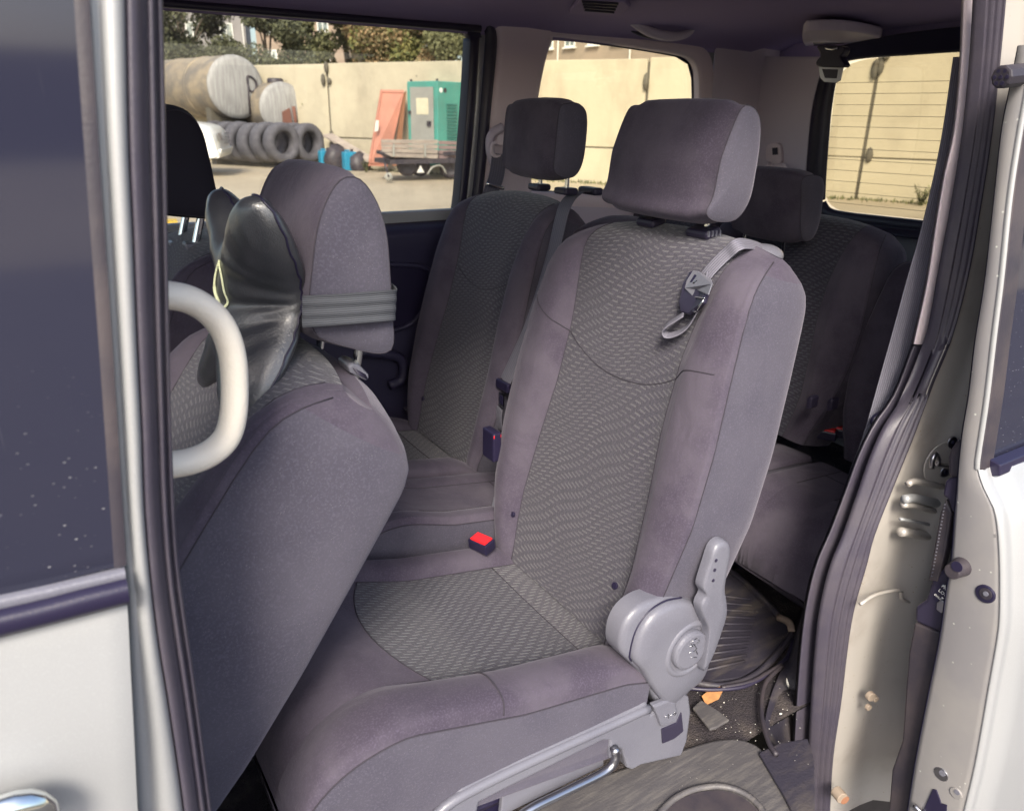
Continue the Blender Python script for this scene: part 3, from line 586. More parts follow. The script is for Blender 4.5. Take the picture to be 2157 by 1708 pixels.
# ceiling housing of the centre belt, belt and tongue
hz = 1.745
ho = prism('belt_housing', [P(u, v, z=hz) for u, v in cr([(1690, 72), (1700, 66), (1780, 66), (1850, 78), (1852, 84), (1800, 104), (1760, 112), (1715, 108), (1693, 96)], 40, closed=True)], (0, 0, .03), 'grey_trim', head, .006)
prism('belt_slot', [P(u, v, z=hz-.001) for u, v in [(1712, 90), (1778, 92), (1776, 104), (1716, 104)]], (0, 0, .01), 'black_plastic', ho, .002)
XB = 2.15
prism('belt_retractor', [P(u, v, x=XB) for u, v in cr([(1722, 96), (1775, 98), (1776, 112), (1770, 120), (1776, 130), (1776, 142), (1722, 140), (1720, 128), (1728, 118), (1724, 108)], 30, closed=True)], (.03, 0, 0), 'black_plastic', ho, .004)
prism('belt_tongue', [P(u, v, x=XB) for u, v in [(1724, 141), (1776, 143), (1770, 170), (1760, 175), (1736, 173), (1728, 165)]], (.004, 0, 0), 'steel', ho, .001)
prism('tongue_slot', [P(u, v, x=XB-.001) for u, v in [(1731, 146), (1765, 147), (1762, 166), (1737, 165)]], (.002, 0, 0), 'dark_plastic', ho, .001)
tube('tongue_pin', [P(1738, 102, x=XB-.004), P(1752, 105, x=XB-.004), P(1764, 103, x=XB-.004)], .003, 'chrome', ho, n=6)
prism('dome_recess', [P(u, v, z=1.775) for u, v in cr([(1380, -14), (1450, -20), (1540, -8), (1500, 4), (1420, 2)], 20, closed=True)], (0, 0, .01), 'headliner', head, .002)
# rear corner belt guide and child-seat hook on the trim
an = prism('belt_guide', [P(u, v, x=2.42) for u, v in cr([(1616, 306), (1640, 303), (1644, 330), (1642, 345), (1618, 346), (1612, 330)], 20, closed=True)], (.02, 0, 0), 'beige', van, .004)
tube('belt_guide_ring', [P(u, v, x=2.40) for u, v in [(1624, 346), (1612, 362), (1625, 355), (1650, 352), (1652, 362)]], .012, 'beige', an, n=16)
prism('guide_slot', [P(u, v, x=2.415) for u, v in [(1626, 312), (1637, 311), (1638, 326), (1627, 327)]], (.003, 0, 0), 'dark_plastic', an, .001)

# third-row belt hanging down beside the doorway
b3 = [P(2040, 120, y=.80), P(2012, 300, y=.795), P(1976, 460, y=.79), P(1936, 600, y=.79), P(1900, 730, y=.79), P(1866, 850, y=.785), P(1838, 940, y=.785), P(1812, 1010, y=.785), P(1788, 1100, y=.785)]
blt = strap('side_belt', [p+A(-.006, 0, 0) for p in b3], .050, 'belt_pale', van, n=60, side=A(.9, -.35, .2))
tube('belt_loop', [P(u, v, y=.775) for u, v in [(1900, 862), (1870, 866), (1850, 874), (1839, 886), (1842, 894), (1860, 886), (1880, 876)]], .006, 'black_plastic', van, n=26)
strap('belt_tail', [P(1880, 885, y=.775), P(1850, 905, y=.775), P(1830, 930, y=.775), P(1817, 938, y=.775)], .014, 'belt', van, n=14, side=A(.3, 0, 1))

# ---------------------------------------------------------------- seats
class Back:
    """One seat back: rings of control points lofted up the recline line."""
    def __init__(s, root, x0, z0, yc, ang, H=.75, wk=1.0, ik=1.0, th=.165, dash='dash', velour='velour', side='knit', crest=.036, nseg=6):
        s.root, s.base = root, A(x0, yc, z0); a = math.radians(ang)
        s.T, s.N = A(math.sin(a), 0, math.cos(a)), A(-math.cos(a), 0, math.sin(a)); s.H = H; s.wk = wk
        tv = [-.03, 0, .05, .13, .27, .40, .53, .62, .67, .70, .72, .735, .745, .75]
        Wt = [.235, .24, .258, .280, .298, .297, .286, .277, .272, .266, .258, .248, .238, .228]
        It = [.165, .167, .175, .181, .172, .158, .158, .172, .182, .186, .186, .182, .178, .174]
        fo = [0, 0, 0, 0, 0, 0, 0, 0, -.003, -.012, -.026, -.044, -.062, -.085]
        bo = [-.9, -1, -1, -1, -1, -1, -1, -1, -1, -.97, -.90, -.80, -.70, -.56]
        ck = [.35, .6, .8, 1, 1, 1, .95, .7, .45, .25, .12, .05, 0, 0]
        tt = np.r_[np.linspace(-.03, .66, 34), np.linspace(.675, .75, 14)]
        I = lambda a_: np.interp(tt, tv, a_)
        k = H/.75; rings = []; lab = None
        for t, W_, i_, f, b, c in zip(tt, I(Wt)*wk, I(It)*ik, I(fo), I(bo)*th, I(ck)*crest):
            sd = W_-.006; b = min(b, f-.004) if t > .74 else b
            half = [(0, f-.004*(c > 0)), (i_*.6, f-.002), (i_, f), (i_+.3*(sd-i_), f+c*.85), (i_+.6*(sd-i_), f+c), (sd-.012, f+c*.72), (sd, f+c*.45-.006), (W_, f*.7+b*.35), (W_-.004, f*.35+b*.75), (W_-.022, b*.96+f*.04), (W_-.07, b), (0, b)]
            drop = .040*np.clip((t-.62)/.12, 0, 1)
            ring = [(q, n_) for q, n_ in half]+[(-q, n_) for q, n_ in half[-2:0:-1]]
            r = np.array(ring); m = len(r); full = []
            for j in range(m):                                       # gentle spline between controls
                p0, p1, p2, p3 = r[j-1], r[j], r[(j+1) % m], r[(j+2) % m]
                if j in (2, 6, m-3, m-7): p0 = 2*p1-p2               # corners at the sewn edges
                if (j+1) % m in (2, 6, m-6, m-2): p3 = 2*p2-p1
                for q in np.linspace(0, 1, nseg, endpoint=False):
                    full.append(.5*((2*p1)+(-p0+p2)*q+(2*p0-5*p1+4*p2-p3)*q*q+(-p0+3*p1-3*p2+p3)*q**3))
            full = np.array(full); t_ = t*k-drop*np.abs(full[:, 0]/(.27*wk))**2.6
            rings.append(np.column_stack([full[:, 0], t_, full[:, 1]]))
        s.L = np.array(rings); s.m = m*nseg; s.nseg = nseg
        s.Wd = s.base+s.L[..., 0:1]*A(0, 1, 0)+s.L[..., 1:2]*s.T+s.L[..., 2:3]*s.N
        ns = nseg; m = s.m; R_ = lambda a_, b_: [j % m for j in range(a_, b_+1)]
        nc = m//ns
        parts = [('centre_panel', R_(-2*ns, 2*ns), dash), ('bolster', R_(2*ns, 6*ns), velour), ('bolster', R_(-6*ns, -2*ns), velour),
                 ('side_panel', R_(6*ns, 9*ns), side), ('side_panel', R_(-9*ns, -6*ns), side), ('rear_panel', R_(9*ns, nc*ns-9*ns), side)]
        br = None; cut = int(np.argmin(np.abs(tt-.722)))
        for nm, cols, mt in parts[1:2]+parts[:1]+parts[2:]:
            Gw, Gl = s.Wd[:, cols], s.L[:, cols]
            if br is None:
                cap = list(s.Wd[-1]); br = surf('backrest', Gw, mt, root)
                cv = np.array([s.Wd[-1]]); q0 = s.Wd[-1].mean(0); surf('top_panel', [q0+(s.Wd[-1]-q0)*f for f in (1, .8, .4, 0)], mt, br, closed_c=True); mesh('under_panel', s.Wd[0], [tuple(range(m))[::-1]], mt, br)
            elif nm == 'side_panel': surf(nm, Gw[:cut+1], mt, br); surf('shoulder_panel', Gw[cut:], velour, br)
            else: surf(nm, Gw, mt, br, uv=Gl[..., :2])
        s.br = br
    def at(s, u, t, off=.0):
        """A point on the front of the back, u across, t up."""
        L_ = s.L; i = np.interp(t, L_[:, 0, 1], np.arange(len(L_))); i0 = int(i); i1 = min(i0+1, len(L_)-1); f = i-i0
        cols = np.r_[-6*s.nseg:0, 0:6*s.nseg+1] % s.m
        Lr = L_[i0][cols]*(1-f)+L_[i1][cols]*f; n_ = np.interp(u, Lr[:, 0], Lr[:, 2])
        return s.base+A(0, 1, 0)*u+s.T*t+s.N*(n_+off)
    def seams(s, m='seam', r=.0011):
        ns = s.nseg
        for c, mm in ((2*ns, m), (-2*ns, m), (6*ns, m), (-6*ns, m)):
            tube('seam', s.Wd[:-1:2, c % s.m]+s.N*(.0002), r, mm, s.br, seg=5)
    def line(s, st, m='seam', n=24, r=.001): return tube('seam', [s.at(u, t, .0006) for u, t in cr(st, n)], r, m, s.br, seg=5)
    def button(s, u, t, r=.007):
        c = s.at(u, t, .001); return cyl('button', c-s.N*.002, c+s.N*.003, r, 'black_plastic', s.br, 14, bevel=.001)

def cushion(root, xr, zr, y0, y1, L=.60, tilt=10.0, i0=None, i1=None, top='dash_dark', velour='velour', side='knit', depth=.13, crest=.045, ilen=.36, nose=.17):
    """Seat cushion from the hinge (xr, zr) forwards; y0/y1 its near and far sides, i0/i1 the sewn-in panel."""
    a = math.radians(tilt); D, U_ = A(-math.cos(a), 0, math.sin(a)), A(math.sin(a), 0, math.cos(a))
    i0 = y0+.12 if i0 is None else i0; i1 = y1-.07 if i1 is None else i1
    qs_ = np.r_[np.linspace(-.02, L-.16, 26), L-.16+.16*np.sin(np.linspace(0, PI/2, 14)[1:])]
    rings = []; ns = 6
    for q in qs_:
        e = np.clip((q-(L-.16))/.16, 0, 1); rise = .030*np.clip((q-.25)/.2, 0, 1); h = rise-nose*(1-math.sqrt(max(0, 1-e*e)))
        c = crest*(1-.55*np.clip((q-.25)/.25, 0, 1))*np.clip((q+.06)/.10, 0, 1)
        kk = .018*e*e; dm = lambda t_: -depth-(.0 if q < 0 else .16*depth*q)
        ctr = [(i0, h), (i0-(i0-y0)*.30, h+c*.8), (i0-(i0-y0)*.62, h+c), (y0+.012+kk, h+c*.78), (y0+.003+kk, h+c*.4-.010), (y0+kk, (h+c-depth)*.5), (y0+.006+kk, -depth+min(0, h*.2)), (y0+.05, -depth-.02), (y1-.05, -depth-.02), (y1-.006-kk, -depth),
               (y1-kk, (h+c*.6-depth)*.5), (y1-.004-kk, h+c*.4), (y1-.02, h+c*.62), (i1+(y1-i1)*.3, h+c*.5), (i1, h), ((i0+i1)/2, h-.002)]
        r = np.array(ctr, float); r[:, 1] = np.maximum(r[:, 1], -depth-.02) if e < .9 else r[:, 1]; m = len(r); full = []
        for j in range(m):
            p0, p1, p2, p3 = r[j-1], r[j], r[(j+1) % m], r[(j+2) % m]
            if j in (0, 4, 11, 14): p0 = 2*p1-p2
            if (j+1) % m in (0, 4, 11, 14): p3 = 2*p2-p1
            for w_ in np.linspace(0, 1, ns, endpoint=False): full.append(.5*((2*p1)+(-p0+p2)*w_+(2*p0-5*p1+4*p2-p3)*w_*w_+(-p0+3*p1-3*p2+p3)*w_**3))
        full = np.array(full); rings.append(np.column_stack([np.full(len(full), q), full]))
    Lc = np.array(rings); Wd = A(xr, 0, zr)+Lc[..., 0:1]*D+Lc[..., 1:2]*A(0, 1, 0)+Lc[..., 2:3]*U_; m = Lc.shape[1]
    R_ = lambda a_, b_: [j % m for j in range(a_, b_+1)]
    base = surf('cushion', Wd[:, R_(0, 4*ns)], velour, root)
    surf('bolster', Wd[:, R_(11*ns, 14*ns)], velour, base)
    surf('side_panel', Wd[:, R_(4*ns, 11*ns)], side, base)
    mesh('front_panel', Wd[-1], [tuple(range(m))], velour, base)
    # centre: sewn-in panel with an arched front edge, velour in front of it
    cols = R_(14*ns, 16*ns); nrow = len(qs_); Gc, Gl = Wd[:, cols], Lc[:, cols]
    yy = (Gl[0, :, 1]-(i0+i1)/2)/((i1-i0)/2); front = ilen+.05*(1-yy**2)
    def resample(q0, q1, k):
        f = np.linspace(0, 1, k)[:, None]; q = q0[None]*(1-f)+q1[None]*f; out = np.empty((k, len(cols), 3)); ol = np.empty((k, len(cols), 2))
        for j in range(len(cols)):
            for c in range(3): out[:, j, c] = np.interp(q[:, j], qs_, Gc[:, j, c])
            ol[:, j, 0] = Gl[0, j, 1]; ol[:, j, 1] = q[:, j]
        return out, ol
    z_ = np.zeros(len(cols)); g1, l1 = resample(z_+.05, front, 24); surf('seat_panel', g1, top, base, uv=l1[..., ::-1]*1.0)
    g0, l0 = resample(z_-.02, z_+.05, 5); surf('rear_panel', g0, 'dash' if top != velour else velour, base, uv=l0[..., ::-1])
    g2, l2 = resample(front, z_+L, 18); surf('front_bolster', g2, velour, base)
    tube('seam', g1[-1]+U_*.001, .001, 'seam', base, seg=5); tube('seam', g0[-1]+U_*.0006, .001, 'seam', base, seg=5)
    for c in (0, 14*ns): tube('seam', Wd[:24, c % m]+U_*.0006, .001, 'seam', base, seg=5)
    tube('seam', Wd[:-2, 4*ns]+A(0, -.0004, .0004), .0012, 'seam', base, seg=5)
    return base, Wd, Lc, (D, U_)

def headrest(root, prof, y0, y1, front='velour', side='knit', round_=.03, bulge=.006, seam=True, skew=None, edge_=.16, n=64, name='headrest'):
    """Padded headrest: side outline prof (world x, z points) swept from y0 (near) to y1 (far), edges rolled, sewn side panels."""
    c = cr(prof, n, closed=True); ctr = c.mean(0)
    st = [0, .012, .03, .07, .14, .25, .5, .75, .86, .93, .97, .988, 1]
    G = []
    w_ = y1-y0
    for f in st:
        d = min(f, 1-f)*w_; k = 0 if d > round_ else round_*(1-math.sqrt(max(0, 1-((round_-d)/round_)**2)))
        k = min(k, round_*edge_); b = bulge*math.sin(PI*f)
        v = c-ctr; r = np.linalg.norm(v, axis=1)[:, None]
        q = ctr+v*(1-k/r)+v/r*b
        G.append(np.column_stack([q[:, 0], np.full(n, y0+w_*f), q[:, 1]]))
    G = np.array(G)
    if skew is not None: G = skew(G)
    h = surf(name, G, front, root, closed_c=True)
    for gi, sg in ((0, -1), (-1, 1)):
        e = G[gi]; m0 = e.mean(0); rr_ = [e]
        for f, o_ in ((.94, .004), (.75, .008), (.4, .010), (.0, .010)): rr_.append(m0+(e-m0)*f+A(0, sg*o_, 0))
        g = np.array(rr_); surf('side_panel', g if sg < 0 else g, side, h, closed_c=True)
        if seam and sg < 0: tube('seam', e, .001, 'seam', h, seg=5, closed=True)
    return h, G
def post(h, p, q, r=.0055, guide=None, gs=(.05, .03, .016), gm='dark_plastic'):
    cyl('post', p, q, r, 'chrome', h, 14)
    if guide is not None:
        g = box('post_guide', guide, gs, gm, h, .005)
        return g

# --- the near seat of the middle row
S1 = thing('seat', (.75, 1.06, .33), 'grey captain seat nearest the open side door, with buckled child strap on its shoulder', 'car seat', 'seats of the van')
B1 = Back(S1, .79, .60, 1.06, 14); B1.seams()
B1.line([(.155, .50), (.12, .480), (.06, .458), (0, .450), (-.07, .455), (-.12, .47), (-.157, .49)])
B1.line([(.285, .56), (.22, .525), (.158, .50)], n=14); B1.line([(-.158, .49), (-.20, .515), (-.26, .525)], n=14)
B1.button(-.150, .085); B1.button(.185, .075, .006)
C1, W1, L1, (D1, U1) = cushion(S1, .775, .570, .775, 1.28, L=.60, tilt=9.5, i0=.895, i1=1.215)
# cross seam on the near bolster, stitched edge
tube('seam', [P(u, v, y=yy_) for u, v, yy_ in []] or [W1[17, k]+U1*.0012 for k in range(1, 24)], .0013, 'seam', C1, seg=5)
pr_ = [(P(u, v, y=.93)) for u, v in [(1556, 222), (1520, 300), (1505, 345), (1492, 420), (1478, 455), (1500, 474), (1545, 470), (1575, 430), (1592, 360), (1600, 290), (1598, 240), (1580, 215)]]
H1, GH = headrest(S1, [(p[0], p[2]) for p in pr_], .925, 1.205, round_=.045, bulge=.004)
for yy, k in ((.985, 0), (1.12, 1)):
    c = P(1380, 458, y=1.12) if k else P(1490, 480, y=.985); post(H1, c+A(.0, 0, .03), c+A(-.003, 0, -.012))
    gd = box('post_guide', c+A(-.010, 0, -.006), (.038, .050 if k else .056, .016), 'dark_plastic', H1, .006, R=[[.97, 0, -.24], [0, 1, 0], [.24, 0, .97]])
    if not k:
        for j in range(4): box('guide_rib', c+A(-.024+.009*j, -.0275, -.006), (.003, .004, .010), 'grey_plastic', gd, 0)
# shoulder anchor knob, child strap with side-release buckle
kn = [P(u, v, y=.90) for u, v in [(1530, 515), (1560, 508), (1590, 515), (1608, 535), (1612, 548), (1590, 552), (1560, 545)]]
cs = thing('child_seat_strap', tuple(P(1560, 520, y=.9)), 'short black webbing strap with side-release buckle looped over the near seat shoulder', 'strap')
def sph(name, c, r, m, par, R=None, seg=18, rings=12):
    v, f = [], []
    for i in range(rings+1):
        for j in range(seg): a, b = PI*i/rings, 2*PI*j/seg; v.append((r[0]*math.sin(a)*math.cos(b), r[1]*math.sin(a)*math.sin(b), r[2]*math.cos(a)))
    f = gridfaces(rings+1, seg, True); v = np.array(v)
    if R is not None: v = v@np.asarray(R).T
    return mesh(name, v+np.asarray(c), f, m, par)
sph('strap_anchor', P(1580, 538, y=.925)+A(.03, 0, -.004), (.045, .034, .022), 'grey_plastic', B1.br)
lift = lambda u, v, o=.0: None
def onback(u, v, off, yref=None):
    """Point on the seat back's front along the sight line through (u, v), lifted off the cloth."""
    d = FW+RT*(u-CX)/F+UP*(CY-v)/F; n0 = .02
    for _ in range(6):
        t = ((B1.base+B1.N*n0-CAM)@B1.N)/(d@B1.N); q = CAM+d*t; r = q-B1.base; s_, t_ = r[1], r@B1.T
        n0 = (B1.at(s_, min(t_, .735), off)-B1.base)@B1.N
    return q
sp = [P(1606, 540, y=.915)+A(.03, 0, 0), P(1596, 522, y=.915)+A(.01, 0, 0), onback(1560, 514, .020), onback(1530, 535, .010), onback(1500, 565, .006), onback(1480, 590, .005)]
strap('webbing', sp, .024, 'belt_pale', cs, side=np.array([B1.T*.55+A(0, .83, 0)]*40)*1.0)
s2 = [onback(1492, 575, .004), onback(1486, 620, .004), onback(1470, 655, .006), onback(1448, 688, .010), onback(1425, 703, .016), onback(1405, 706, .022), onback(1398, 696, .028), onback(1404, 686, .030), onback(1425, 672, .026), onback(1440, 662, .022)]
strap('webbing', s2, .020, 'belt_pale', cs, side=A(.8, .5, .3), n=60)
def bk_plate(name, px, off, h, m, par, bevel=.0015): return prism(name, [onback(u, v, off) for u, v in px], B1.N*h, m, par, bevel)
bk = bk_plate('buckle', [(1462, 572), (1474, 573), (1500, 590), (1502, 598), (1490, 640), (1462, 666), (1442, 660), (1438, 640), (1446, 600)], .008, .012, 'dark_plastic', cs, .004)
bk_plate('buckle_frame', [(1462, 570), (1474, 572), (1500, 589), (1502, 598), (1494, 622), (1470, 612), (1460, 624), (1444, 608), (1448, 592)], .020, .003, 'grey_plastic', bk)
bk_plate('buckle_window', [(1464, 578), (1488, 592), (1478, 608), (1454, 594)], .0232, .001, 'black_plastic', bk, 0)
tube('buckle_bar', [onback(1462, 597, .0245), onback(1475, 590, .0245)], .003, 'steel', bk, seg=8)
tube('side_release', [onback(u, v, .021) for u, v in [(1484, 628), (1464, 626), (1458, 632), (1458, 652), (1466, 656), (1474, 644), (1482, 632)]], .0017, 'chrome', bk, seg=6, n=24)

# recliner cover, dial and lever (outboard side)
YR = .79
def side_plate(name, px, y, d, m, par, bevel=.006, curve=0, **k):
    q = cr(px, curve, closed=True) if curve else px
    return prism(name, [P(u, v, y=y) for u, v in q], (0, d, 0), m, par, bevel, **k)
def dome(name, px, y, depth, m, par, n=60, back=.03, steps=((1, 0), (.995, .35), (.965, .75), (.90, 1), (.6, 1.06), (0, 1.08))):
    q = np.array([P(u, v, y=y) for u, v in cr(px, n, closed=True)]); c = q.mean(0); out = [q+A(0, back, 0)]
    out += [c+(q-c)*f-A(0, depth*d_, 0) for f, d_ in steps]
    return surf(name, out, m, par, closed_c=True)
rcv = dome('recliner_cover', [(1300, 1365), (1303, 1325), (1320, 1292), (1350, 1267), (1390, 1254), (1435, 1250), (1468, 1260), (1482, 1290), (1488, 1340), (1488, 1390), (1474, 1425), (1450, 1448), (1425, 1475), (1390, 1492), (1368, 1460), (1342, 1412), (1318, 1388)], YR, .012, 'grey_plastic', S1)
dome('outer_shield', [(1326, 1380), (1338, 1330), (1364, 1290), (1400, 1266), (1440, 1259), (1470, 1272), (1484, 1310), (1488, 1380), (1472, 1425), (1442, 1450), (1405, 1478), (1374, 1454), (1346, 1408)], YR-.010, .016, 'grey_plastic', rcv)
tube('shield_gap', [P(u, v, y=YR-.0125) for u, v in [(1330, 1392), (1326, 1378), (1338, 1330), (1364, 1290), (1400, 1266), (1436, 1258)]], .0016, 'black_plastic', rcv, n=30, seg=6)
dcr = P(1446, 1362, y=YR-.02); lathe_ring = [[dcr+A(math.cos(t)*r_, -o_, math.sin(t)*r_) for t in np.linspace(0, 2*PI, 48, endpoint=False)] for r_, o_ in ((.060, 0), (.058, .006), (.053, .010), (.047, .010), (.044, .006))]
surf('dial_ring', lathe_ring, 'grey_plastic', rcv, closed_c=True)
dc = P(1450, 1366, y=YR-.03); dial = cyl('dial', dc+A(0, .035, 0), dc+A(0, -.010, 0), .040, 'grey_plastic', S1, 36, r2=.038, bevel=.006)
lev = dome('recline_lever', [(1506, 1136), (1518, 1132), (1526, 1138), (1526, 1160), (1516, 1225), (1520, 1260), (1520, 1290), (1508, 1330), (1490, 1380), (1472, 1408), (1478, 1360), (1482, 1320), (1470, 1290), (1466, 1268), (1476, 1245), (1470, 1228), (1484, 1180), (1494, 1150)], YR-.034, .014, 'grey_plastic', S1, n=90, back=.006, steps=((1, 0), (.99, .6), (.96, .9), (.90, 1), (.5, 1), (0, 1)))
for u, v in ((1508, 1180), (1505, 1200), (1502, 1222)): c = P(u, v, y=YR-.0482); cyl('lever_dimple', c+A(0, .001, 0), c+A(0, -.0012, 0), .003, 'dark_plastic', lev, 12)
ic = [[(1456, 1352), (1468, 1344)], [(1470, 1344), (1474, 1350), (1466, 1356)], [(1452, 1362), (1462, 1356), (1468, 1366), (1462, 1372)], [(1456, 1352), (1460, 1362)], [(1452, 1374), (1466, 1370), (1470, 1378)], [(1456, 1384), (1468, 1384)]]
for q in ic: tube('seat_symbol', [P(u, v, y=YR-.0412) for u, v in q], .0007, 'steel', dial, seg=5)
# side valance with the long rail, latch, bar
val = side_plate('side_valance', [(936, 1694), (975, 1662), (1100, 1600), (1250, 1532), (1345, 1487), (1362, 1478), (1368, 1488), (1372, 1505), (1440, 1462), (1452, 1468), (1456, 1500), (1448, 1560), (1436, 1592), (1350, 1612), (1332, 1622), (1322, 1618), (1310, 1580), (1296, 1574), (1294, 1602), (1286, 1598), (1284, 1560), (1270, 1560), (1060, 1664), (1010, 1690), (1000, 1740), (900, 1740)], .772, .025, 'grey_plastic', S1, .006)
rt_ = tube('rail_bead', [P(u, v, y=.772) for u, v in [(905, 1730), (945, 1692), (1000, 1660), (1100, 1611), (1250, 1543), (1345, 1500), (1366, 1492)]], .0085, 'grey_plastic', val, seg=10, n=30)
side_plate('valance_panel', [(1060, 1670), (1272, 1562), (1272, 1612), (1070, 1712), (1050, 1760)], .79, .01, 'grey_plastic', S1, .002)
lt = side_plate('latch', [(1376, 1488), (1410, 1474), (1424, 1480), (1430, 1504), (1424, 1520), (1394, 1532), (1386, 1510)], .764, .014, 'grey_plastic', val, .004)
side_plate('latch_recess', [(1394, 1536), (1426, 1522), (1436, 1500), (1440, 1540), (1420, 1556), (1396, 1566)], .7695, .004, 'dark_plastic', val, .001)
for q in ([(1400, 1510), (1408, 1504), (1408, 1512)], [(1412, 1506), (1422, 1502)], [(1420, 1499), (1424, 1502), (1421, 1506)]): tube('latch_symbol', [P(u, v, y=.7635) for u, v in q], .0009, 'steel', lt, seg=5)
tube('slide_bar', [P(u, v, y=.765) for u, v in [(1040, 1765), (1110, 1708), (1180, 1672), (1250, 1638), (1278, 1622), (1292, 1608), (1298, 1590), (1294, 1576)]], .0078, 'steel', S1, seg=12, n=40)
tube('seat_frame', [A(.30, .83, .44), A(.55, .83, .42), A(.80, .83, .40)], .02, 'black_plastic', S1, seg=8)
box('seat_base', (.56, 1.03, .385), (.46, .36, .10), 'black_plastic', S1, .01)
# inner hinge plate and red buckle
prism('hinge_plate', [P(u, v, y=1.335) for u, v in [(1030, 1115), (1044, 1052), (1056, 1030), (1062, 1050), (1050, 1112), (1044, 1120)]], (0, .012, 0), 'grey_plastic', S1, .003)
def buckle(par, c, a=0.0, s=1.0, tilt=-.15):
    R = rotz(a)@A([math.cos(tilt), 0, math.sin(tilt)], [0, 1, 0], [-math.sin(tilt), 0, math.cos(tilt)])
    b = box('buckle', c, A(.034, .052, .026)*s, 'black_plastic', par, .004*s, R=R)
    box('release_button', np.asarray(c)+R@A(0, 0, .0115)*s, A(.027, .042, .010)*s, 'red', b, .002*s, R=R); return b
bc = P(1015, 1145, z=.625); buckle(S1, bc, .35, 1.0)

# --- far seat and centre seat of the middle row
S2 = thing('seat', (.9, 1.78, .33), 'middle-row seat on the far side, its headrest dark against the quarter window', 'car seat', 'seats of the van')
B2 = Back(S2, .90, .63, 1.785, 15.5, H=.72, wk=.90, ik=.92); B2.seams()
B2.line([(.14, .48), (.08, .455), (0, .44), (-.08, .455), (-.14, .48)]); B2.button(.16, .07); B2.button(-.16, .07)
C2, W2, L2, _ = cushion(S2, .88, .600, 1.56, 2.02, L=.56, tilt=9, velour='velour', top='dash_dark')
pr2 = [P(u, v, y=1.475) for u, v in [(1178, 222), (1168, 280), (1164, 330), (1165, 366), (1185, 380), (1212, 376), (1230, 345), (1239, 290), (1238, 235), (1220, 213), (1195, 212)]]
H2, _g = headrest(S2, [(p[0], p[2]) for p in pr2], 1.475, 1.70, round_=.04)
for yy in (1.54, 1.655):
    c = P(1188, 385, y=1.555); c = A(c[0], yy, c[2]+ (.0)); post(H2, c+A(0, 0, .05), c+A(-.002, 0, -.012)); box('post_guide', c+A(-.004, 0, -.018), (.04, .05, .016), 'dark_plastic', H2, .005)
S3 = thing('seat', (.95, 1.43, .33), 'narrow centre seat of the middle row, without a headrest, between the two wider seats', 'car seat', 'seats of the van')
B3 = Back(S3, .985, .62, 1.425, 15, H=.70, wk=.52, ik=.40, dash='velour', velour='velour', side='velour', crest=.012)
cushion(S3, .93, .62, 1.30, 1.545, L=.50, tilt=9, top='velour', crest=.01, i0=1.36, i1=1.49, ilen=.40)
b2 = [P(1236, 404, x=1.19), P(1212, 408, x=1.15), P(1188, 440, x=1.10), P(1166, 530, x=1.06), P(1140, 620, x=1.02), P(1112, 700, x=.98), P(1085, 760, x=.955), P(1064, 804, x=.935)]
cb = strap('lap_belt', b2, .046, 'belt', S3, side=A(-.05, 1, -.1), n=50)
box('belt_guide', P(1244, 402, x=1.20), (.03, .07, .018), 'dark_plastic', S3, .006)
tg = box('belt_tongue', P(1060, 812, x=.93), (.012, .058, .024), 'black_plastic', S3, .004); box('tongue_plate', P(1056, 842, x=.93), (.004, .024, .036), 'chrome', tg, .002)
box('tongue_slot', P(1056, 842, x=.925), (.003, .012, .022), 'black_plastic', tg, 0)
strap('lap_belt', [P(1052, 858, x=.93), P(1050, 880, x=.93), P(1054, 905, x=.935)], .03, 'belt', S3, n=8)
bk3 = box('buckle', P(1036, 935, x=.80), (.022, .05, .07), 'black_plastic', S3, .004); box('release_button', P(1038, 913, x=.80), (.020, .042, .010), 'red', bk3, .002)

# --- third row
S4 = thing('seat', (1.7, 1.42, .33), 'rear bench half with the low headrest, under the rear window', 'car seat', 'seats of the van')
B4 = Back(S4, 1.72, .68, 1.43, 13, H=.60, wk=1.02, dash='dash_dark', side='velour', crest=.02); B4.seams()
pr4 = [P(u, v, y=1.32) for u, v in [(1690, 370), (1684, 420), (1682, 470), (1690, 512), (1712, 508), (1728, 470), (1736, 420), (1738, 380), (1726, 364)]]
H4, _g = headrest(S4, [(p[0], p[2]) for p in pr4], 1.32, 1.565, round_=.05)
for yy in (1.39, 1.53): c = A(H4['cx'] if 'cx' in H4 else np.mean([p[0] for p in pr4]), yy, min(p[2] for p in pr4)); post(H4, c+A(0, 0, .03), c+A(0, 0, -.06))
cushion(S4, 1.70, .63, 1.16, 1.70, L=.38, tilt=4, top='velour', crest=.010, nose=.20, depth=.16)
S5 = thing('seat', (1.7, .9, .33), 'rear bench half beside the doorway, no headrest fitted', 'car seat', 'seats of the van')
B5 = Back(S5, 1.74, .68, .87, 13, H=.555, wk=.93, dash='velour', side='velour', crest=.02); B5.seams()
cushion(S5, 1.70, .63, .84, 1.14, L=.34, tilt=4, top='velour', crest=.010, nose=.20, depth=.16)
S6 = thing('seat', (1.7, 1.95, .33), 'rear seat in the far corner, mostly hidden behind the middle row', 'car seat', 'seats of the van')
B6 = Back(S6, 1.74, .68, 1.93, 13, H=.60, wk=.72, side='velour', dash='dash_dark', crest=.02)
cushion(S6, 1.70, .66, 1.72, 2.12, L=.52, tilt=6, top='velour', crest=.015, nose=.20, depth=.16)
buckle(S4, P(1742, 914, z=.685), .5, 1.0, 0); buckle(S4, P(1776, 911, z=.685), .5, 1.0, 0); buckle(S4, P(1622, 846, z=.70), .3, .8, 0)
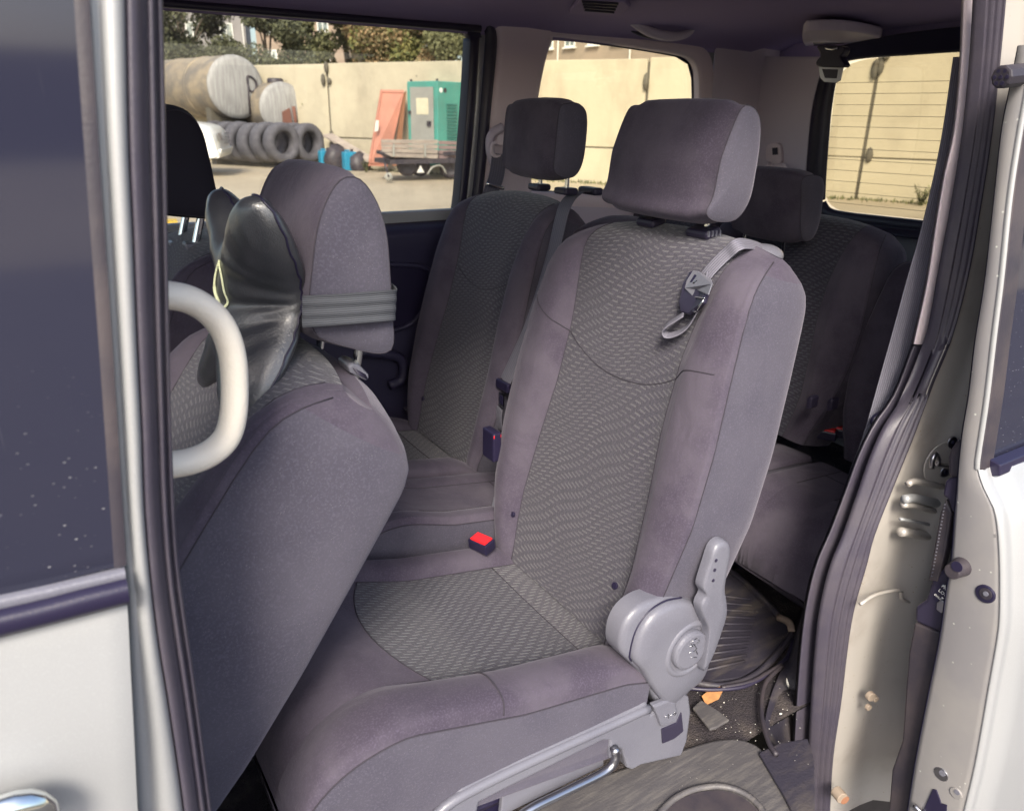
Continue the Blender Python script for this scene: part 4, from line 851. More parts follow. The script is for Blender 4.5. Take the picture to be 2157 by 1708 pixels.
for u, v, x in ((1705, 845, 1.64), (1748, 850, 1.64)): prism('hinge_plate', [P(u+a_, v+b_, x=x) for a_, b_ in [(-9, 16), (-7, -6), (1, -12), (6, -6), (2, 16)]], (.03, 0, 0), 'dark_plastic', S4, .004)
box('seat_base', (1.62, 1.45, .40), (.18, .8, .10), 'black_plastic', S4, .02)
for u, v in ((1568, 1120), (1600, 1190)): cyl('seat_leg', P(u, v, y=1.2)*A(1, 1, 0)+A(0, 0, .33), P(u, v, y=1.2)*A(1, 1, 0)+A(0, 0, .50), .02, 'black_plastic', S4, 10)

# --- front passenger seat (reclined) with the pillow strapped on, and the driver's seat
S7 = thing('seat', (-.15, 1.08, .33), 'reclined front passenger seat carrying a pillow on its headrest', 'car seat', 'seats of the van')
B7 = Back(S7, -.235, .565, 1.08, 36.6, H=.825, wk=.86, ik=.95, th=.232, crest=.03, dash='dash'); B7.seams()
tube('seam', [B7.at(u, .50, .0008) for u in np.linspace(-.14, .14, 16)], .001, 'seam', B7.br, seg=5)
cushion(S7, -.25, .56, .84, 1.32, L=.5, tilt=8)
pr7 = [P(u, v+7, y=.95) for u, v in [(645, 560), (655, 490), (672, 430), (700, 375), (730, 352), (765, 362), (800, 412), (822, 480), (832, 560), (834, 650), (834, 725), (820, 744), (795, 748), (740, 738), (672, 718), (650, 690), (640, 640)]]
H7, G7 = headrest(S7, [(p[0], p[2]) for p in pr7], .95, 1.235, round_=.05, bulge=.002)
pc = P(762, 748, y=1.0); post(H7, pc+A(0, 0, .03), P(752, 800, y=1.0)+A(-.01, 0, -.03), .0065)
gq = side_plate('post_guide', [(732, 772), (742, 764), (758, 768), (778, 790), (778, 802), (770, 802), (738, 786)], .985, .045, 'grey_plastic', H7, .004)
for k in range(3): tube('guide_rib', [P(744+k*3, 776+k*4, y=.984), P(770+k*2, 790+k*4, y=.984)], .0012, 'dark_plastic', gq, seg=5)
pc2 = A(pc[0]+.0, 1.16, pc[2]); post(H7, pc2+A(0, 0, .03), pc2+A(-.01, 0, -.03), .0065)
S8 = thing('seat', (-.2, 1.85, .33), 'driver seat at the far left, its headrest darkened to a silhouette against the far window', 'car seat', 'seats of the van')
B8 = Back(S8, .02, .60, 1.86, 22, H=.72, wk=.86, dash='dash_dark', side='velour'); B8.seams()
cushion(S8, .0, .56, 1.62, 2.08, L=.5, tilt=8)
pr8 = [P(u, v, y=1.73) for u, v in [(345, 228), (375, 226), (405, 240), (430, 275), (448, 340), (460, 400), (467, 450), (462, 462), (420, 462), (350, 455), (290, 440), (270, 350), (290, 250)]]
H8, _g = headrest(S8, [(p[0], p[2]) for p in pr8], 1.73, 2.00, front=mat('headrest_shaded_cloth', (.012, .010, .020), .9), side=bpy.data.materials['headrest_shaded_cloth'], round_=.04)  # near-black cloth: the backlit shade is put into the headrest colour
for (u, v), yy in (((430, 455), 1.78), ((398, 452), 1.93)):
    c = P(u, v, y=yy); e = P(u-18, v+62, y=yy); post(H8, c+A(0, 0, .02), e, .0085); box('post_guide', e+A(0, 0, .0), (.05, .04, .016), 'grey_plastic', H8, .005)

# --- the pillow
pil = thing('pillow', (.25, 1.09, 1.265), 'black leather bone-shaped neck pillow strapped to the front passenger headrest', 'pillow')
def pil_pt(rr_, th, side, cx=.262, cz=1.258, hy=.104, hz=.128):
    lob = (.5-.5*math.cos(4*th)); Rr = .74+.74*lob**1.6
    a, b = rr_*Rr*math.cos(th), rr_*Rr*math.sin(th)
    T_ = (.062 if side > 0 else .028)*math.sqrt(max(0, 1-rr_**2.4))
    waist = math.exp(-(b/.22)**2)*min(1, abs(a)*1.2)
    T_ *= 1-.45*waist
    fold = .0045*math.sin(14*b+5*a*a)*math.exp(-(b/.5)**2)*abs(a)*(1-rr_**4)*(1 if side > 0 else 0)
    fold += .0016*math.sin(26*math.atan2(b, abs(a)-1.05 if abs(a) < 1.04 else -.01))*rr_**2*(1-rr_**6)*(1 if side > 0 else 0)*min(1, abs(a))
    if side > 0:
        for sg_ in (-1, 1):
            dx_ = 1.02+sg_*a; ang_ = math.atan2(b, max(dx_, .02)); rr2 = math.hypot(dx_, b)
            for th0, am, wd2 in ((0, .013, .10), (.42, .006, .13), (-.38, .006, .12), (.85, .005, .12), (-.9, .004, .14)):
                T_ -= am*math.exp(-((ang_-th0)/wd2)**2)*math.exp(-((rr2-.30)/.50)**2)*(1-rr_**8)
    puck = .0012*math.sin(th*46)*rr_**14
    xm = cx-.046*b*b*.9-.012*(1-abs(a))
    return A(xm-side*(T_+fold)-puck+b*.022+.006+.044*math.exp(-(b/.36)**2)*a*a, 1.052+hy*a, cz+hz*b-.004*a)
for sd2, nm in ((1, 'pillow_front'), (-1, 'pillow_back')):
    G = np.array([[pil_pt(r_, th, sd2) for th in np.linspace(0, 2*PI, 160, endpoint=False)] for r_ in np.r_[np.linspace(0, .9, 26), np.linspace(.92, 1, 9)]])
    pf = surf(nm, G, 'leather', pil, closed_c=True)
    s_ = pf.modifiers.new('smooth', 'SUBSURF'); s_.levels = 1; s_.render_levels = 1
tube('seam', [pil_pt(1.003, th, 1) for th in np.linspace(0, 2*PI, 140, endpoint=False)], .0016, 'black_plastic', pil, closed=True, seg=6)
def pil_front(a, b, off=.0015):
    th = math.atan2(b, a); Rr = .74+.74*(.5-.5*math.cos(4*th))**1.6; return pil_pt(math.hypot(a, b)/Rr, th, 1)-A(off, 0, 0)
tube('emblem_ring', [pil_front(-.12+.10*math.cos(t), .20+.24*math.sin(t)) for t in np.linspace(0, 2*PI, 40, endpoint=False)], .0024, mat('emblem_cloth', (.75, .78, .50), .8), pil, closed=True, seg=6, flat=.6)
bd = [P(636, 656, y=.937), P(680, 654, y=.929), P(740, 650, y=.926), P(800, 645, y=.929), P(824, 643, y=.934), P(833, 641, y=.945), A(.4165, .985, P(833, 638, y=.95)[2]), A(.419, 1.09, P(833, 638, y=.95)[2]), A(.410, 1.2, P(833, 638, y=.95)[2])]
nz = 60; cc = cr(bd, nz); rows = []
for i, p in enumerate(cc):
    rows.append([p+A(0, -1, 0)*(.0016*math.sin(f*19+i*.05)*.6+.001)*(1 if i < 42 else 0)+A(.10, 0, 1)*.0205*(2*f-1)*(1-.07*math.sin(f*7+i*.2)*.3) for f in np.linspace(0, 1, 22)])
Gb = np.array(rows); surf('elastic_band', Gb, 'band', pil, thick=.0012, uv=np.stack(np.meshgrid(np.linspace(0, .042, 22), np.linspace(0, .3, nz)), -1)[..., ::-1])

# --- litter on the floor
lf = P(1500, 1466, z=.345)
o = mesh('leaf', [lf+A(-.03, -.012, 0), lf+A(0, -.018, .006), lf+A(.03, -.004, .010), lf+A(.034, .012, .012), lf+A(.004, .014, .004), lf+A(-.026, .006, .008)], [(0, 1, 4, 5), (1, 2, 3, 4)], 'leaf')
tag(o, 'dry orange autumn leaf lying on the dirty floor carpet', 'leaf')
fm = thing('floor_mat', (1.35, 1.05, .34), 'ribbed dark rubber mat with dusty scuffs behind the near seat', 'floor mat')
mx = [P(u, v, z=.345) for u, v in [(1500, 1180), (1640, 1290), (1672, 1330), (1655, 1385), (1600, 1430), (1520, 1455), (1440, 1450), (1380, 1440), (1400, 1200)]]
mx = [A(.98, .82, .345), A(1.02, .775, .345), A(1.28, .83, .345), A(1.62, .98, .345), A(1.62, 1.5, .345), A(.95, 1.4, .345)]
prism('mat_base', [P(u, v, z=.342) for u, v in [(1465, 1445), (1560, 1432), (1620, 1395), (1668, 1330), (1650, 1300), (1560, 1215), (1480, 1170), (1400, 1200), (1400, 1440)]], (0, 0, .007), 'mat', fm, .003)
for k in range(11):
    tube('mat_rib', [P(1440+k*3, 1245+k*17, z=.352), P(1590-abs(k-3)*3, 1262+k*13, z=.352)], .0035, 'mat', fm, seg=6)
tube('mat_border', [P(u, v, z=.352) for u, v in [(1455, 1436), (1520, 1444), (1580, 1428), (1625, 1390), (1668, 1330), (1645, 1300), (1560, 1218), (1490, 1170)]], .008, 'mat', fm, n=50)
mh = tube('mat_hook', [P(1640, 1300, z=.36), P(1662, 1310, z=.37), P(1668, 1330, z=.36)], .009, mat('dusty_plastic', (.20, .15, .12), .8), fm, n=10)
cb_ = thing('cable', tuple(P(1560, 1450, z=.36)), 'dusty black cable running along the edge of the floor mat', 'cable')
tube('cable_run', [P(u, v, z=.356) for u, v in [(1440, 1448), (1500, 1452), (1560, 1447), (1600, 1430), (1635, 1405), (1660, 1380), (1672, 1345)]], .0045, 'dark_plastic', cb_, n=50)
tube('cable_run', [P(u, v, z=.358) for u, v in [(1520, 1448), (1580, 1436), (1618, 1416), (1648, 1400), (1612, 1440), (1604, 1500), (1618, 1560), (1636, 1590)]], .005, 'rubber', cb_, n=60)
pd = prism('carpet_flap', [P(u, v, z=.35) for u, v in [(1458, 1494), (1476, 1478), (1512, 1500), (1536, 1520), (1510, 1535), (1495, 1540)]], (0, 0, .006), 'step', None, .002)
tag(pd, 'loose grey trim scrap on the carpet below the recliner', 'trim scrap')
v, f = [], []
for i in range(110):
    u_, v_ = rng.uniform(1440, 1690), rng.uniform(1420, 1640); c = P(u_, v_, z=.342); r = rng.choice([.0006, .0010, .0017, .003], p=[.5, .3, .16, .04]); b0 = len(v)
    a_ = rng.uniform(0, 6.28, 1)[0]
    for k in range(4): v.append(c+A(math.cos(a_+k*1.57)*r*1.4, math.sin(a_+k*1.57)*r, .001))
    v.append(c+A(0, 0, r*.8+.001)); f += [(b0, b0+1, b0+4), (b0+1, b0+2, b0+4), (b0+2, b0+3, b0+4), (b0+3, b0, b0+4)]
o = mesh('floor_crumbs', v, f, 'white_dirt', smooth=False, kind='stuff'); tag(o, 'pale crumbs and grit scattered over the dirty floor carpet', 'crumbs')
# rear foot-well side wall, step plates, sill
wa = np.array([P(u, v, z=.345) for u, v in cr([(1752, 1120), (1706, 1235), (1672, 1330), (1650, 1400), (1622, 1470), (1612, 1540), (1642, 1604)], 40)])
wb = edge([(1800, 1030), (1764, 1130), (1734, 1230), (1718, 1330), (1706, 1500), (1699, 1640), (1699, 1700)], 40, y=.762)
surf('wheel_arch_trim', lerp_edge(wa, wb, [(0, 0), (.08, .004), (.5, -.01), (.9, .004), (1, 0)]), 'mat', van, thick=.003)
fp = [(-1, 0)]
for u, v, s in ((1657, 1440, 1.), (1683, 1448, 1.1)):
    e = tube('paint_scuff', [P(u, v-12*s, y=.795), P(u+2, v, y=.79), P(u+4, v+10*s, y=.795)], [.001, .004, .001], 'white_dirt', van, seg=6, flat=.3)
zp = .314
box('step_base', (.52, .70, .20), (1.06, .13, .19), 'black_plastic', van, .02)
stp = prism('step_plate', [P(u, v, z=zp) for u, v in cr([(1110, 1724), (1200, 1683), (1330, 1634), (1450, 1596), (1510, 1580), (1560, 1580), (1600, 1600), (1650, 1656), (1700, 1730), (1690, 1800), (1400, 1820), (1060, 1800)], 60, closed=True)], (0, 0, .03), 'step', van, .006)
prism('step_well', [P(u, v, z=zp+.033) for u, v in cr([(1375, 1730), (1420, 1690), (1470, 1668), (1530, 1666), (1580, 1690), (1620, 1740), (1600, 1800), (1380, 1800)], 40, closed=True)], (0, 0, -.002), 'rubber', stp, 0)
tube('step_ridge', [P(u, v, z=zp+.034) for u, v in [(1380, 1722), (1420, 1682), (1470, 1660), (1530, 1657), (1585, 1682), (1630, 1740)]], .006, 'step', stp, n=40)
prism('corner_plate', [P(u, v, z=.345) for u, v in [(1597, 1590), (1640, 1570), (1700, 1560), (1714, 1600), (1716, 1760), (1690, 1760), (1650, 1680)]], (0, 0, .008), 'mat', van, .003)
# dark foot well ahead of the near seat
surf('footwell_side', [[A(x, .73, z) for x in np.linspace(-.9, .25, 10)] for z in (.33, .45, .56)], 'black_plastic', van, thick=.005)

# ---------------------------------------------------------------- outside: yard wall, buildings, trees, clutter
M['concrete'] = mat('concrete', (.45, .405, .30), .9, col2=(.31, .27, .20), nscale=1.1, detail=10, lo=.45, hi=.78, stretch=(1, 1, .45), bump=(12, .3, .02), speck=(2.2, .05, (.12, .10, .08)))
M['joint'] = mat('joint', (.10, .09, .07), .95)
w0, wd_ = A(7.67, 21.82, 0), A(.480, -.877, 0); wn_ = A(-.877, -.480, 0)
wall = thing('yard_wall', tuple(w0), 'long cream concrete panel wall enclosing the yard', 'wall')
for k in range(-6, 7):
    a, b = w0+wd_*(k*4.6+.03), w0+wd_*((k+1)*4.6-.03)
    for z0, z1, o_ in ((0, .78, .0), (.81, 2.68, .02)):
        prism('wall_panel', [a+A(0, 0, z0)-wn_*o_, b+A(0, 0, z0)-wn_*o_, b+A(0, 0, z1+rng.uniform(-.02, .02))-wn_*o_, a+A(0, 0, z1+rng.uniform(-.02, .02))-wn_*o_], -wn_*.14, 'concrete', wall, .015)
    prism('joint_strip', [a-wd_*.08-wn_*.05, a+wd_*.02-wn_*.05, a+wd_*.02-wn_*.05+A(0, 0, 2.6), a-wd_*.08-wn_*.05+A(0, 0, 2.6)], -wn_*.03, 'joint', wall)
prism('joint_strip', [w0-wd_*27-wn_*.05+A(0, 0, .76), w0+wd_*32-wn_*.05+A(0, 0, .76), w0+wd_*32-wn_*.05+A(0, 0, .83), w0-wd_*27-wn_*.05+A(0, 0, .83)], -wn_*.03, 'joint', wall)
for s in (-9.2, -4.6, 0, 4.6, 9.2, 13.8): 
    for k in range(5):
        c = w0+wd_*(s+rng.uniform(-.12, .12))+wn_*.03; z = rng.choice([.82, 2.3, 2.5, .7])+rng.uniform(-.15, .15)
        sph('broken_patch', c+A(0, 0, z), (.07, .07, rng.uniform(.05, .2)), 'joint', wall, seg=6, rings=4)

def leafy(n, blobs, size, flat_z=.8, seed=0):
    r = np.random.default_rng(seed); v, f = [], []
    for c, rad in blobs:
        for _ in range(n):
            d = r.normal(size=3); d /= np.linalg.norm(d); p = np.asarray(c)+d*rad*(r.uniform(.35, 1.05))*A(1, 1, flat_z)
            a = r.normal(size=3); a /= np.linalg.norm(a); b = np.cross(a, r.normal(size=3)); b /= np.linalg.norm(b); s = size*r.uniform(.6, 1.4); i = len(v)
            v += [p+a*s, p+b*s*.6, p-a*s, p-b*s*.6]; f.append((i, i+1, i+2, i+3))
    return v, f
def leafmat(name, c1, c2, c3):
    m, nt, b, N, L = node_mat(name); tc = N('TexCoord'); n = N('TexNoise', i_Scale=.9, i_Detail=2.0); L(tc.outputs['Object'], n.inputs['Vector'])
    n2 = N('TexNoise', i_Scale=9., i_Detail=1.0); L(tc.outputs['Object'], n2.inputs['Vector'])
    L(mixc(N, L, ramp(N, L, n2.outputs[0], .4, .65), mixc(N, L, ramp(N, L, n.outputs[0], .42, .6), c1, c2), c3), b.inputs['Base Color'])
    b.inputs['Roughness'].default_value = .8; b.inputs['Subsurface Weight'].default_value = 0; return m
LM = {'green': leafmat('green_leaves', (.08, .09, .045), (.13, .135, .06), (.17, .17, .075)), 'dark': leafmat('dark_leaves', (.05, .058, .04), (.08, .088, .05), (.12, .125, .06)),
      'orange': leafmat('orange_leaves', (.20, .13, .065), (.30, .20, .10), (.16, .15, .07)), 'yellow': leafmat('yellow_green_leaves', (.16, .15, .05), (.22, .20, .06), (.10, .12, .04))}
M['bark'] = mat('bark', (.10, .08, .06), .9, bump=(30, .5, .02))
def tree(u, dist_y, H, rad, kind, label, seed, n=1100, group=None):
    c = P(u, 300, y=dist_y)*A(1, 1, 0); t = thing('tree', tuple(c), label, 'tree', group); r = np.random.default_rng(seed)
    tube('trunk', [c, c+A(.1, 0, H*.3), c+A(-.1, .1, H*.6), c+A(0, 0, H*.85)], [.22*H/8, .16*H/8, .10*H/8, .04], 'bark', t, n=12)
    blobs = []
    for k in range(17):
        a, z = r.uniform(0, 2*PI), r.uniform(.34, .98); q = rad*math.sin(PI*min(1, (z-.15)/.9))*r.uniform(.3, .95)
        p = c+A(math.cos(a)*q, math.sin(a)*q, H*z); blobs.append((p, rad*r.uniform(.25, .42)))
        if k < 7: tube('limb', [c+A(0, 0, H*z*.6), (c+A(0, 0, H*z*.75)+p)/2, p], [.07*H/8, .05*H/8, .02], 'bark', t, n=6, seg=6)
    v, f = leafy(n, blobs, .05*H/8+.03, seed=seed); mesh('crown', v, f, LM[kind], t, smooth=False)
tree(415, 34, 7.0, 2.6, 'dark', 'dark leafy tree behind the wall above the large tank', 11)
tree(580, 31, 5.0, 1.9, 'dark', 'dark green tree behind the wall, right of the tank ends', 12)
tree(628, 34, 4.3, 1.3, 'green', 'low olive bush-like tree in front of the pink apartment block', 20)
tree(742, 33, 8.0, 1.9, 'green', 'green tree behind the wall, between the apartment block and the orange trees', 13)
tree(805, 30, 7.5, 2.2, 'yellow', 'yellow-green tree behind the wall above the leaning red door', 14)
tree(858, 29, 7.0, 2.0, 'orange', 'orange autumn tree behind the wall above the teal cabinet', 15)
tree(925, 28, 7.5, 2.1, 'orange', 'rust-coloured autumn tree at the right end of the side window', 16)
tree(990, 27, 7.5, 1.9, 'green', 'green tree beside the window pillar, right of the autumn trees', 17)
tree(1415, 40, 5.4, 2.2, 'yellow', 'yellow-green tree top seen over the wall in the quarter window', 18)
def wnd_meshes(w, h, name_m):
    fr = bpy.data.meshes.new('window'); v, f = [], []
    def bx(x0, x1, z0, z1, y0, y1):
        b0 = len(v); v.extend([(x, y, z) for x in (x0, x1) for y in (y0, y1) for z in (z0, z1)]); f.extend([tuple(b0+i for i in q) for q in [(0, 1, 3, 2), (4, 6, 7, 5), (0, 4, 5, 1), (2, 3, 7, 6), (0, 2, 6, 4), (1, 5, 7, 3)]])
    t = .09
    bx(-w/2, -w/2+t, 0, h, -.06, .02); bx(w/2-t, w/2, 0, h, -.06, .02); bx(-w/2, w/2, 0, t, -.07, .02); bx(-w/2, w/2, h-t, h, -.065, .02); bx(-.04, .04, t, h-t, -.055, .02); bx(-w/2-.1, w/2+.1, -.10, 0, -.18, .02)
    fr.from_pydata(v, [], f); fr.materials.append(M['white_paint']); v, f = [], []
    bx(-w/2+t, w/2-t, t, h-t, -.03, 0); pn = bpy.data.meshes.new('pane'); pn.from_pydata(v, [], f); pn.materials.append(M['pane']); return fr, pn
M['pane'] = mat('window_pane', (.16, .19, .19), .1, col2=(.42, .46, .42), nscale=.35, lo=.45, hi=.55)
def block(pa, pb, H, zf, floors, step, w, h, m, label, n0=0):
    """Apartment block: facade from pa to pb, windows from the floor line zf up, each with frame and pane."""
    b = thing('apartment_block', tuple(pa), label, 'building'); d = pb-pa; Ln = np.linalg.norm(d); d = d/Ln; nrm = A(d[1], -d[0], 0)
    if nrm@(CAM-pa) < 0: nrm = -nrm
    prism('wall', [pa, pb, pb+A(0, 0, H), pa+A(0, 0, H)], -nrm*12, m, b)
    prism('roof', [pa+A(0, 0, H)+nrm*.4, pb+A(0, 0, H)+nrm*.4, pb+A(0, 0, H+.4)+nrm*.4, pa+A(0, 0, H+.4)+nrm*.4], -nrm*13, M['joint'], b)
    fr, pn = wnd_meshes(w, h, m); ang = math.atan2(-nrm[0], nrm[1])+PI
    for k in range(int((Ln-step*.5)//step)+1):
        for q in range(floors):
            c = pa+d*(step*.6+k*step)+nrm*.03+A(0, 0, zf+q*3.0)
            if c@A(0, 0, 1)+h > H: continue
            o = bpy.data.objects.new('window', fr); COL.objects.link(o); o.parent = b; o.location = tuple(c-pa); o.rotation_euler = (0, 0, ang)
            o2 = bpy.data.objects.new('pane', pn); COL.objects.link(o2); o2.parent = o
        if k % 3 == 1: tube('drainpipe', [pa+d*(step*1.1+k*step)+nrm*.12, pa+d*(step*1.1+k*step)+nrm*.12+A(0, 0, H)], .06, 'white_paint', b, seg=6)
    return b
M['pink_wall'] = mat('pink_render', (.34, .26, .20), .9, col2=(.28, .22, .17), nscale=.5, detail=6)
M['grey_wall'] = mat('cream_render', (.36, .29, .22), .9, col2=(.30, .245, .185), nscale=.5, detail=6)
pa, pb = P(560, 300, y=82)*A(1, 1, 0), P(745, 300, y=72)*A(1, 1, 0)
block(pa, pb, 15, 2.2, 5, 3.3, 1.3, 1.6, 'pink_wall', 'pink rendered apartment block between the trees left of centre')
pa, pb = P(1085, 300, y=52)*A(1, 1, 0), P(1500, 300, y=33)*A(1, 1, 0)
block(pa, pb, 13, 5.75, 3, 2.35, 1.05, 1.5, 'grey_wall', 'cream apartment block over the wall, seen through the quarter window')
pa, pb = P(1560, 300, y=30)*A(1, 1, 0), P(2250, 300, y=9)*A(1, 1, 0)
block(pa, pb, 13, 5.2, 3, 2.6, 1.4, 1.5, 'grey_wall', 'cream apartment block over the wall, seen through the rear window')
pa, pb = P(180, 300, y=95)*A(1, 1, 0), P(540, 300, y=90)*A(1, 1, 0)
block(pa, pb, 16, 2.2, 5, 3.3, 1.3, 1.6, mat('grey_far_wall', (.26, .25, .25), .9), 'grey apartment block at the far left behind the tanks')

# tanks
M['tank_end'] = mat('tank_end_paint', (.33, .33, .32), .6, col2=(.24, .235, .23), nscale=3, stretch=(6, 6, .4), detail=6)
M['tank_side'] = mat('tank_side_rust', (.17, .15, .125), .7, col2=(.30, .245, .17), nscale=1.5, detail=7, stretch=(1, 1, 2))
def lathe_axis(name, c, ax, prof, m, par, seg=40, **k):
    ax = ax/np.linalg.norm(ax); u = np.cross(ax, A(0, 0, 1)); u /= np.linalg.norm(u); w = np.cross(u, ax); g = np.linspace(0, 2*PI, seg, endpoint=False)
    G = [[c+ax*x+(u*math.cos(t)+w*math.sin(t))*r for t in g] for x, r in prof]; return surf(name, G, m, par, closed_c=True, **k)
def tank(u, v, y, r, Ln, hd, label):
    c = P(u, v, y=y); t = thing('storage_tank', (c[0], c[1], 0), label, 'tank'); ax = A(math.sin(hd), math.cos(hd), 0)
    lathe_axis('shell', c, ax, [(.02, r*1.0), (.3, r), (Ln-.2, r), (Ln, r*.9), (Ln+.1, 0)], 'tank_side', t)
    e = lathe_axis('end_plate', c, ax, [(-.10, 0), (-.09, r*.5), (-.05, r*.85), (0, r*1.0), (.03, r*1.01), (.05, r)], 'tank_end', t)
    for k in (1.5, 3.2, 4.8): lathe_axis('hoop', c, ax, [(k, r*1.0), (k, r*1.02), (k+.08, r*1.02), (k+.08, r)], 'tank_side', t)
    for k in (.6, Ln*.7): box('saddle', c+ax*k+A(0, 0, -(c[2]+r*.2)/2-r*.3), (.3, r*1.5, max(.3, c[2]-r*.4)), 'joint', t, R=rotz(-hd+PI/2))
    return t, c, ax, e
t1, c1, ax1, e1 = tank(498, 184, 23.5, .82, 6.5, math.radians(-13), 'large horizontal tank with a pale round end and rusty side')
us = np.cross(ax1, A(0, 0, 1)); us /= np.linalg.norm(us)
fr_ = [c1-ax1*.10+us*a_+A(0, 0, b_) for a_, b_ in [(.30, .28), (.50, .22), (.55, .05), (.45, -.1), (.32, -.05)]]
tube('hatch_ring', fr_, .03, 'rubber', e1, n=20, closed=True, seg=6); tube('end_strut', [c1-ax1*.10+us*.30+A(0, 0, .3), c1-ax1*.10+us*.28+A(0, 0, -.7)], .03, 'rubber', e1, seg=6)
t2, c2_, ax2, e2 = tank(597, 228, 22.9, .68, 4.0, math.radians(-8), 'smaller tank with a grey end and rusty fittings, right of the large one')
us = np.cross(ax2, A(0, 0, 1)); us /= np.linalg.norm(us)
prism('fitting_plate', [c2_-ax2*.10+us*a_+A(0, 0, b_) for a_, b_ in [(-.1, -.1), (.12, .0), (.16, -.4), (-.1, -.45)]], -ax2*.06, mat('rust', (.16, .07, .05), .8), e2)
tube('pipe', [c2_-ax2*.12+us*.25+A(0, 0, .05), c2_-ax2*.12+us*.3+A(0, 0, -.6)], .05, bpy.data.materials['rust'], e2, seg=8)
lathe_axis('manhole', c2_+ax2*.4+A(0, 0, .66), A(.001, 0, 1), [(0, .22), (.10, .22), (.12, .18), (.12, 0)], 'rubber', t2, 16)
# truck tyres in two rows, leaning back
M['tyre'] = mat('tyre_rubber', (.10, .098, .112), .85, col2=(.07, .068, .08), nscale=5)
def tyre(name_thing, c, ax, r=.52, w=.27, label='', first=None):
    o = thing('truck_tyre', tuple(c), label, 'tyre', 'old truck tyres in two rows')
    z = np.zeros(3); prof = [(0, r*.58), (-.03, r*.62), (-.05, r*.78), (-.03, r*.93), (.03, r), (w-.03, r), (w+.03, r*.93), (w+.05, r*.78), (w+.03, r*.62), (w, r*.58), (w*.5, r*.55), (0, r*.58)]
    lathe_axis('tread', np.asarray(c), ax, prof, 'tyre', o, 32)
    return o
hA = math.radians(-20)
axA = A(math.sin(hA), math.cos(hA), .0); axA /= np.linalg.norm(axA)
ordn = ['front', 'second', 'third', 'fourth', 'fifth', 'rearmost']
for row, (u, v, y) in enumerate(((600, 302, 21.6), (655, 302, 21.9))):
    c = P(u, v, y=y)
    for k in range(6):
        cc_ = c+axA*(.44*k)+A(-.10*k, 0, 0)+A(0, 0, rng.uniform(-.02, .02)); cc_[2] = max(cc_[2], .52)
        tyre('t', cc_, axA+A(rng.uniform(-.12, .12), 0, rng.uniform(-.08, .08)), label='%s tyre of the %s row of old truck tyres by the tanks' % (ordn[k], ('left', 'right')[row]))
# red door, boards
rd = thing('door_leaf', tuple(P(800, 345, y=21)*A(1, 1, 0)), 'faded red steel door leaning against the wall', 'door')
q = [P(776, 350, y=19.5), P(817, 351, y=19.4), P(852, 190, y=19.2), P(803, 189, y=19.7)]
prism('panel', q, (0, .06, 0), mat('faded_red', (.46, .20, .14), .75, col2=(.40, .18, .13), nscale=3), rd, .01)
tube('frame_rib', [a*.93+np.mean(q, axis=0)*.07+A(0, -.02, 0) for a in q], .02, bpy.data.materials['faded_red'], rd, closed=True, seg=4)
prism('lock_plate', [P(u, v, y=19.36) for u, v in [(792, 254), (798, 254), (797, 276), (789, 278)]], (0, .02, 0), 'white_dirt', rd)
rb = prism('brown_board', [P(828, 350, y=19.2), P(842, 350, y=19.1), P(856, 192, y=19.1), P(850, 200, y=19.2)], (0, .05, 0), mat('brown_board', (.22, .10, .05), .8)); tag(rb, 'narrow brown board leaning behind the red door', 'board')
# generator cabinet
M['teal'] = mat('teal_paint', (.07, .31, .25), .5, col2=(.08, .28, .23), nscale=2); M['cab_grey'] = mat('cabinet_grey', (.30, .30, .27), .6)
gc = P(923, 300, y=17.6)*A(1, 1, 0); fv, sv = A(-.31, .95, 0), A(.95, .31, 0); HG = P(923, 171, y=17.6)[2]
gen = thing('generator_cabinet', tuple(gc), 'teal generator cabinet with a grey door and louvred side', 'generator')
zb = .25
prism('housing', [gc+A(0, 0, zb), gc+fv*1.06+A(0, 0, zb), gc+fv*1.06+A(0, 0, HG), gc+A(0, 0, HG)], sv*1.6, 'teal', gen, .02)
nf, ns_ = A(-.95, -.31, 0), A(.31, -.95, 0)
gd = prism('door', [gc+fv*f_+A(0, 0, z)+nf*.012 for f_, z in ((.12, zb+.1), (.92, zb+.1), (.92, HG-.13), (.12, HG-.13))], nf*.02, 'cab_grey', gen, .005)
prism('notice', [gc+fv*f_+A(0, 0, z)+nf*.034 for f_, z in ((.28, HG-.75), (.70, HG-.75), (.70, HG-.38), (.28, HG-.38))], nf*.004, mat('paper', (.62, .58, .42), .8), gd)
prism('handle', [gc+fv*f_+A(0, 0, z)+nf*.034 for f_, z in ((.20, HG-1.02), (.32, HG-1.02), (.32, HG-.90), (.20, HG-.90))], nf*.03, 'rubber', gd)
for z in (.5, 1.45): prism('hinge', [gc+fv*f_+A(0, 0, z_)+nf*.034 for f_, z_ in ((.90, z), (.97, z), (.97, z+.08), (.90, z+.08))], nf*.03, 'rubber', gd)
for k in range(17): prism('louvre', [gc+sv*.30+A(0, 0, HG-.5-k*.075)+ns_*.004, gc+sv*.66+A(0, 0, HG-.5-k*.075)+ns_*.004, gc+sv*.66+A(0, 0, HG-.535-k*.075)+ns_*.02, gc+sv*.30+A(0, 0, HG-.535-k*.075)+ns_*.02], ns_*.006, mat('louvre_shadow', (.02, .13, .11), .6) if k == 0 else bpy.data.materials['louvre_shadow'], gen)
for s_, m_ in ((.12, 'white_paint'), (.26, 'rubber')): cyl('badge', gc+sv*s_+A(0, 0, HG-.2)+ns_*.001, gc+sv*s_+A(0, 0, HG-.2)+ns_*.01, .055, m_, gen, 16)
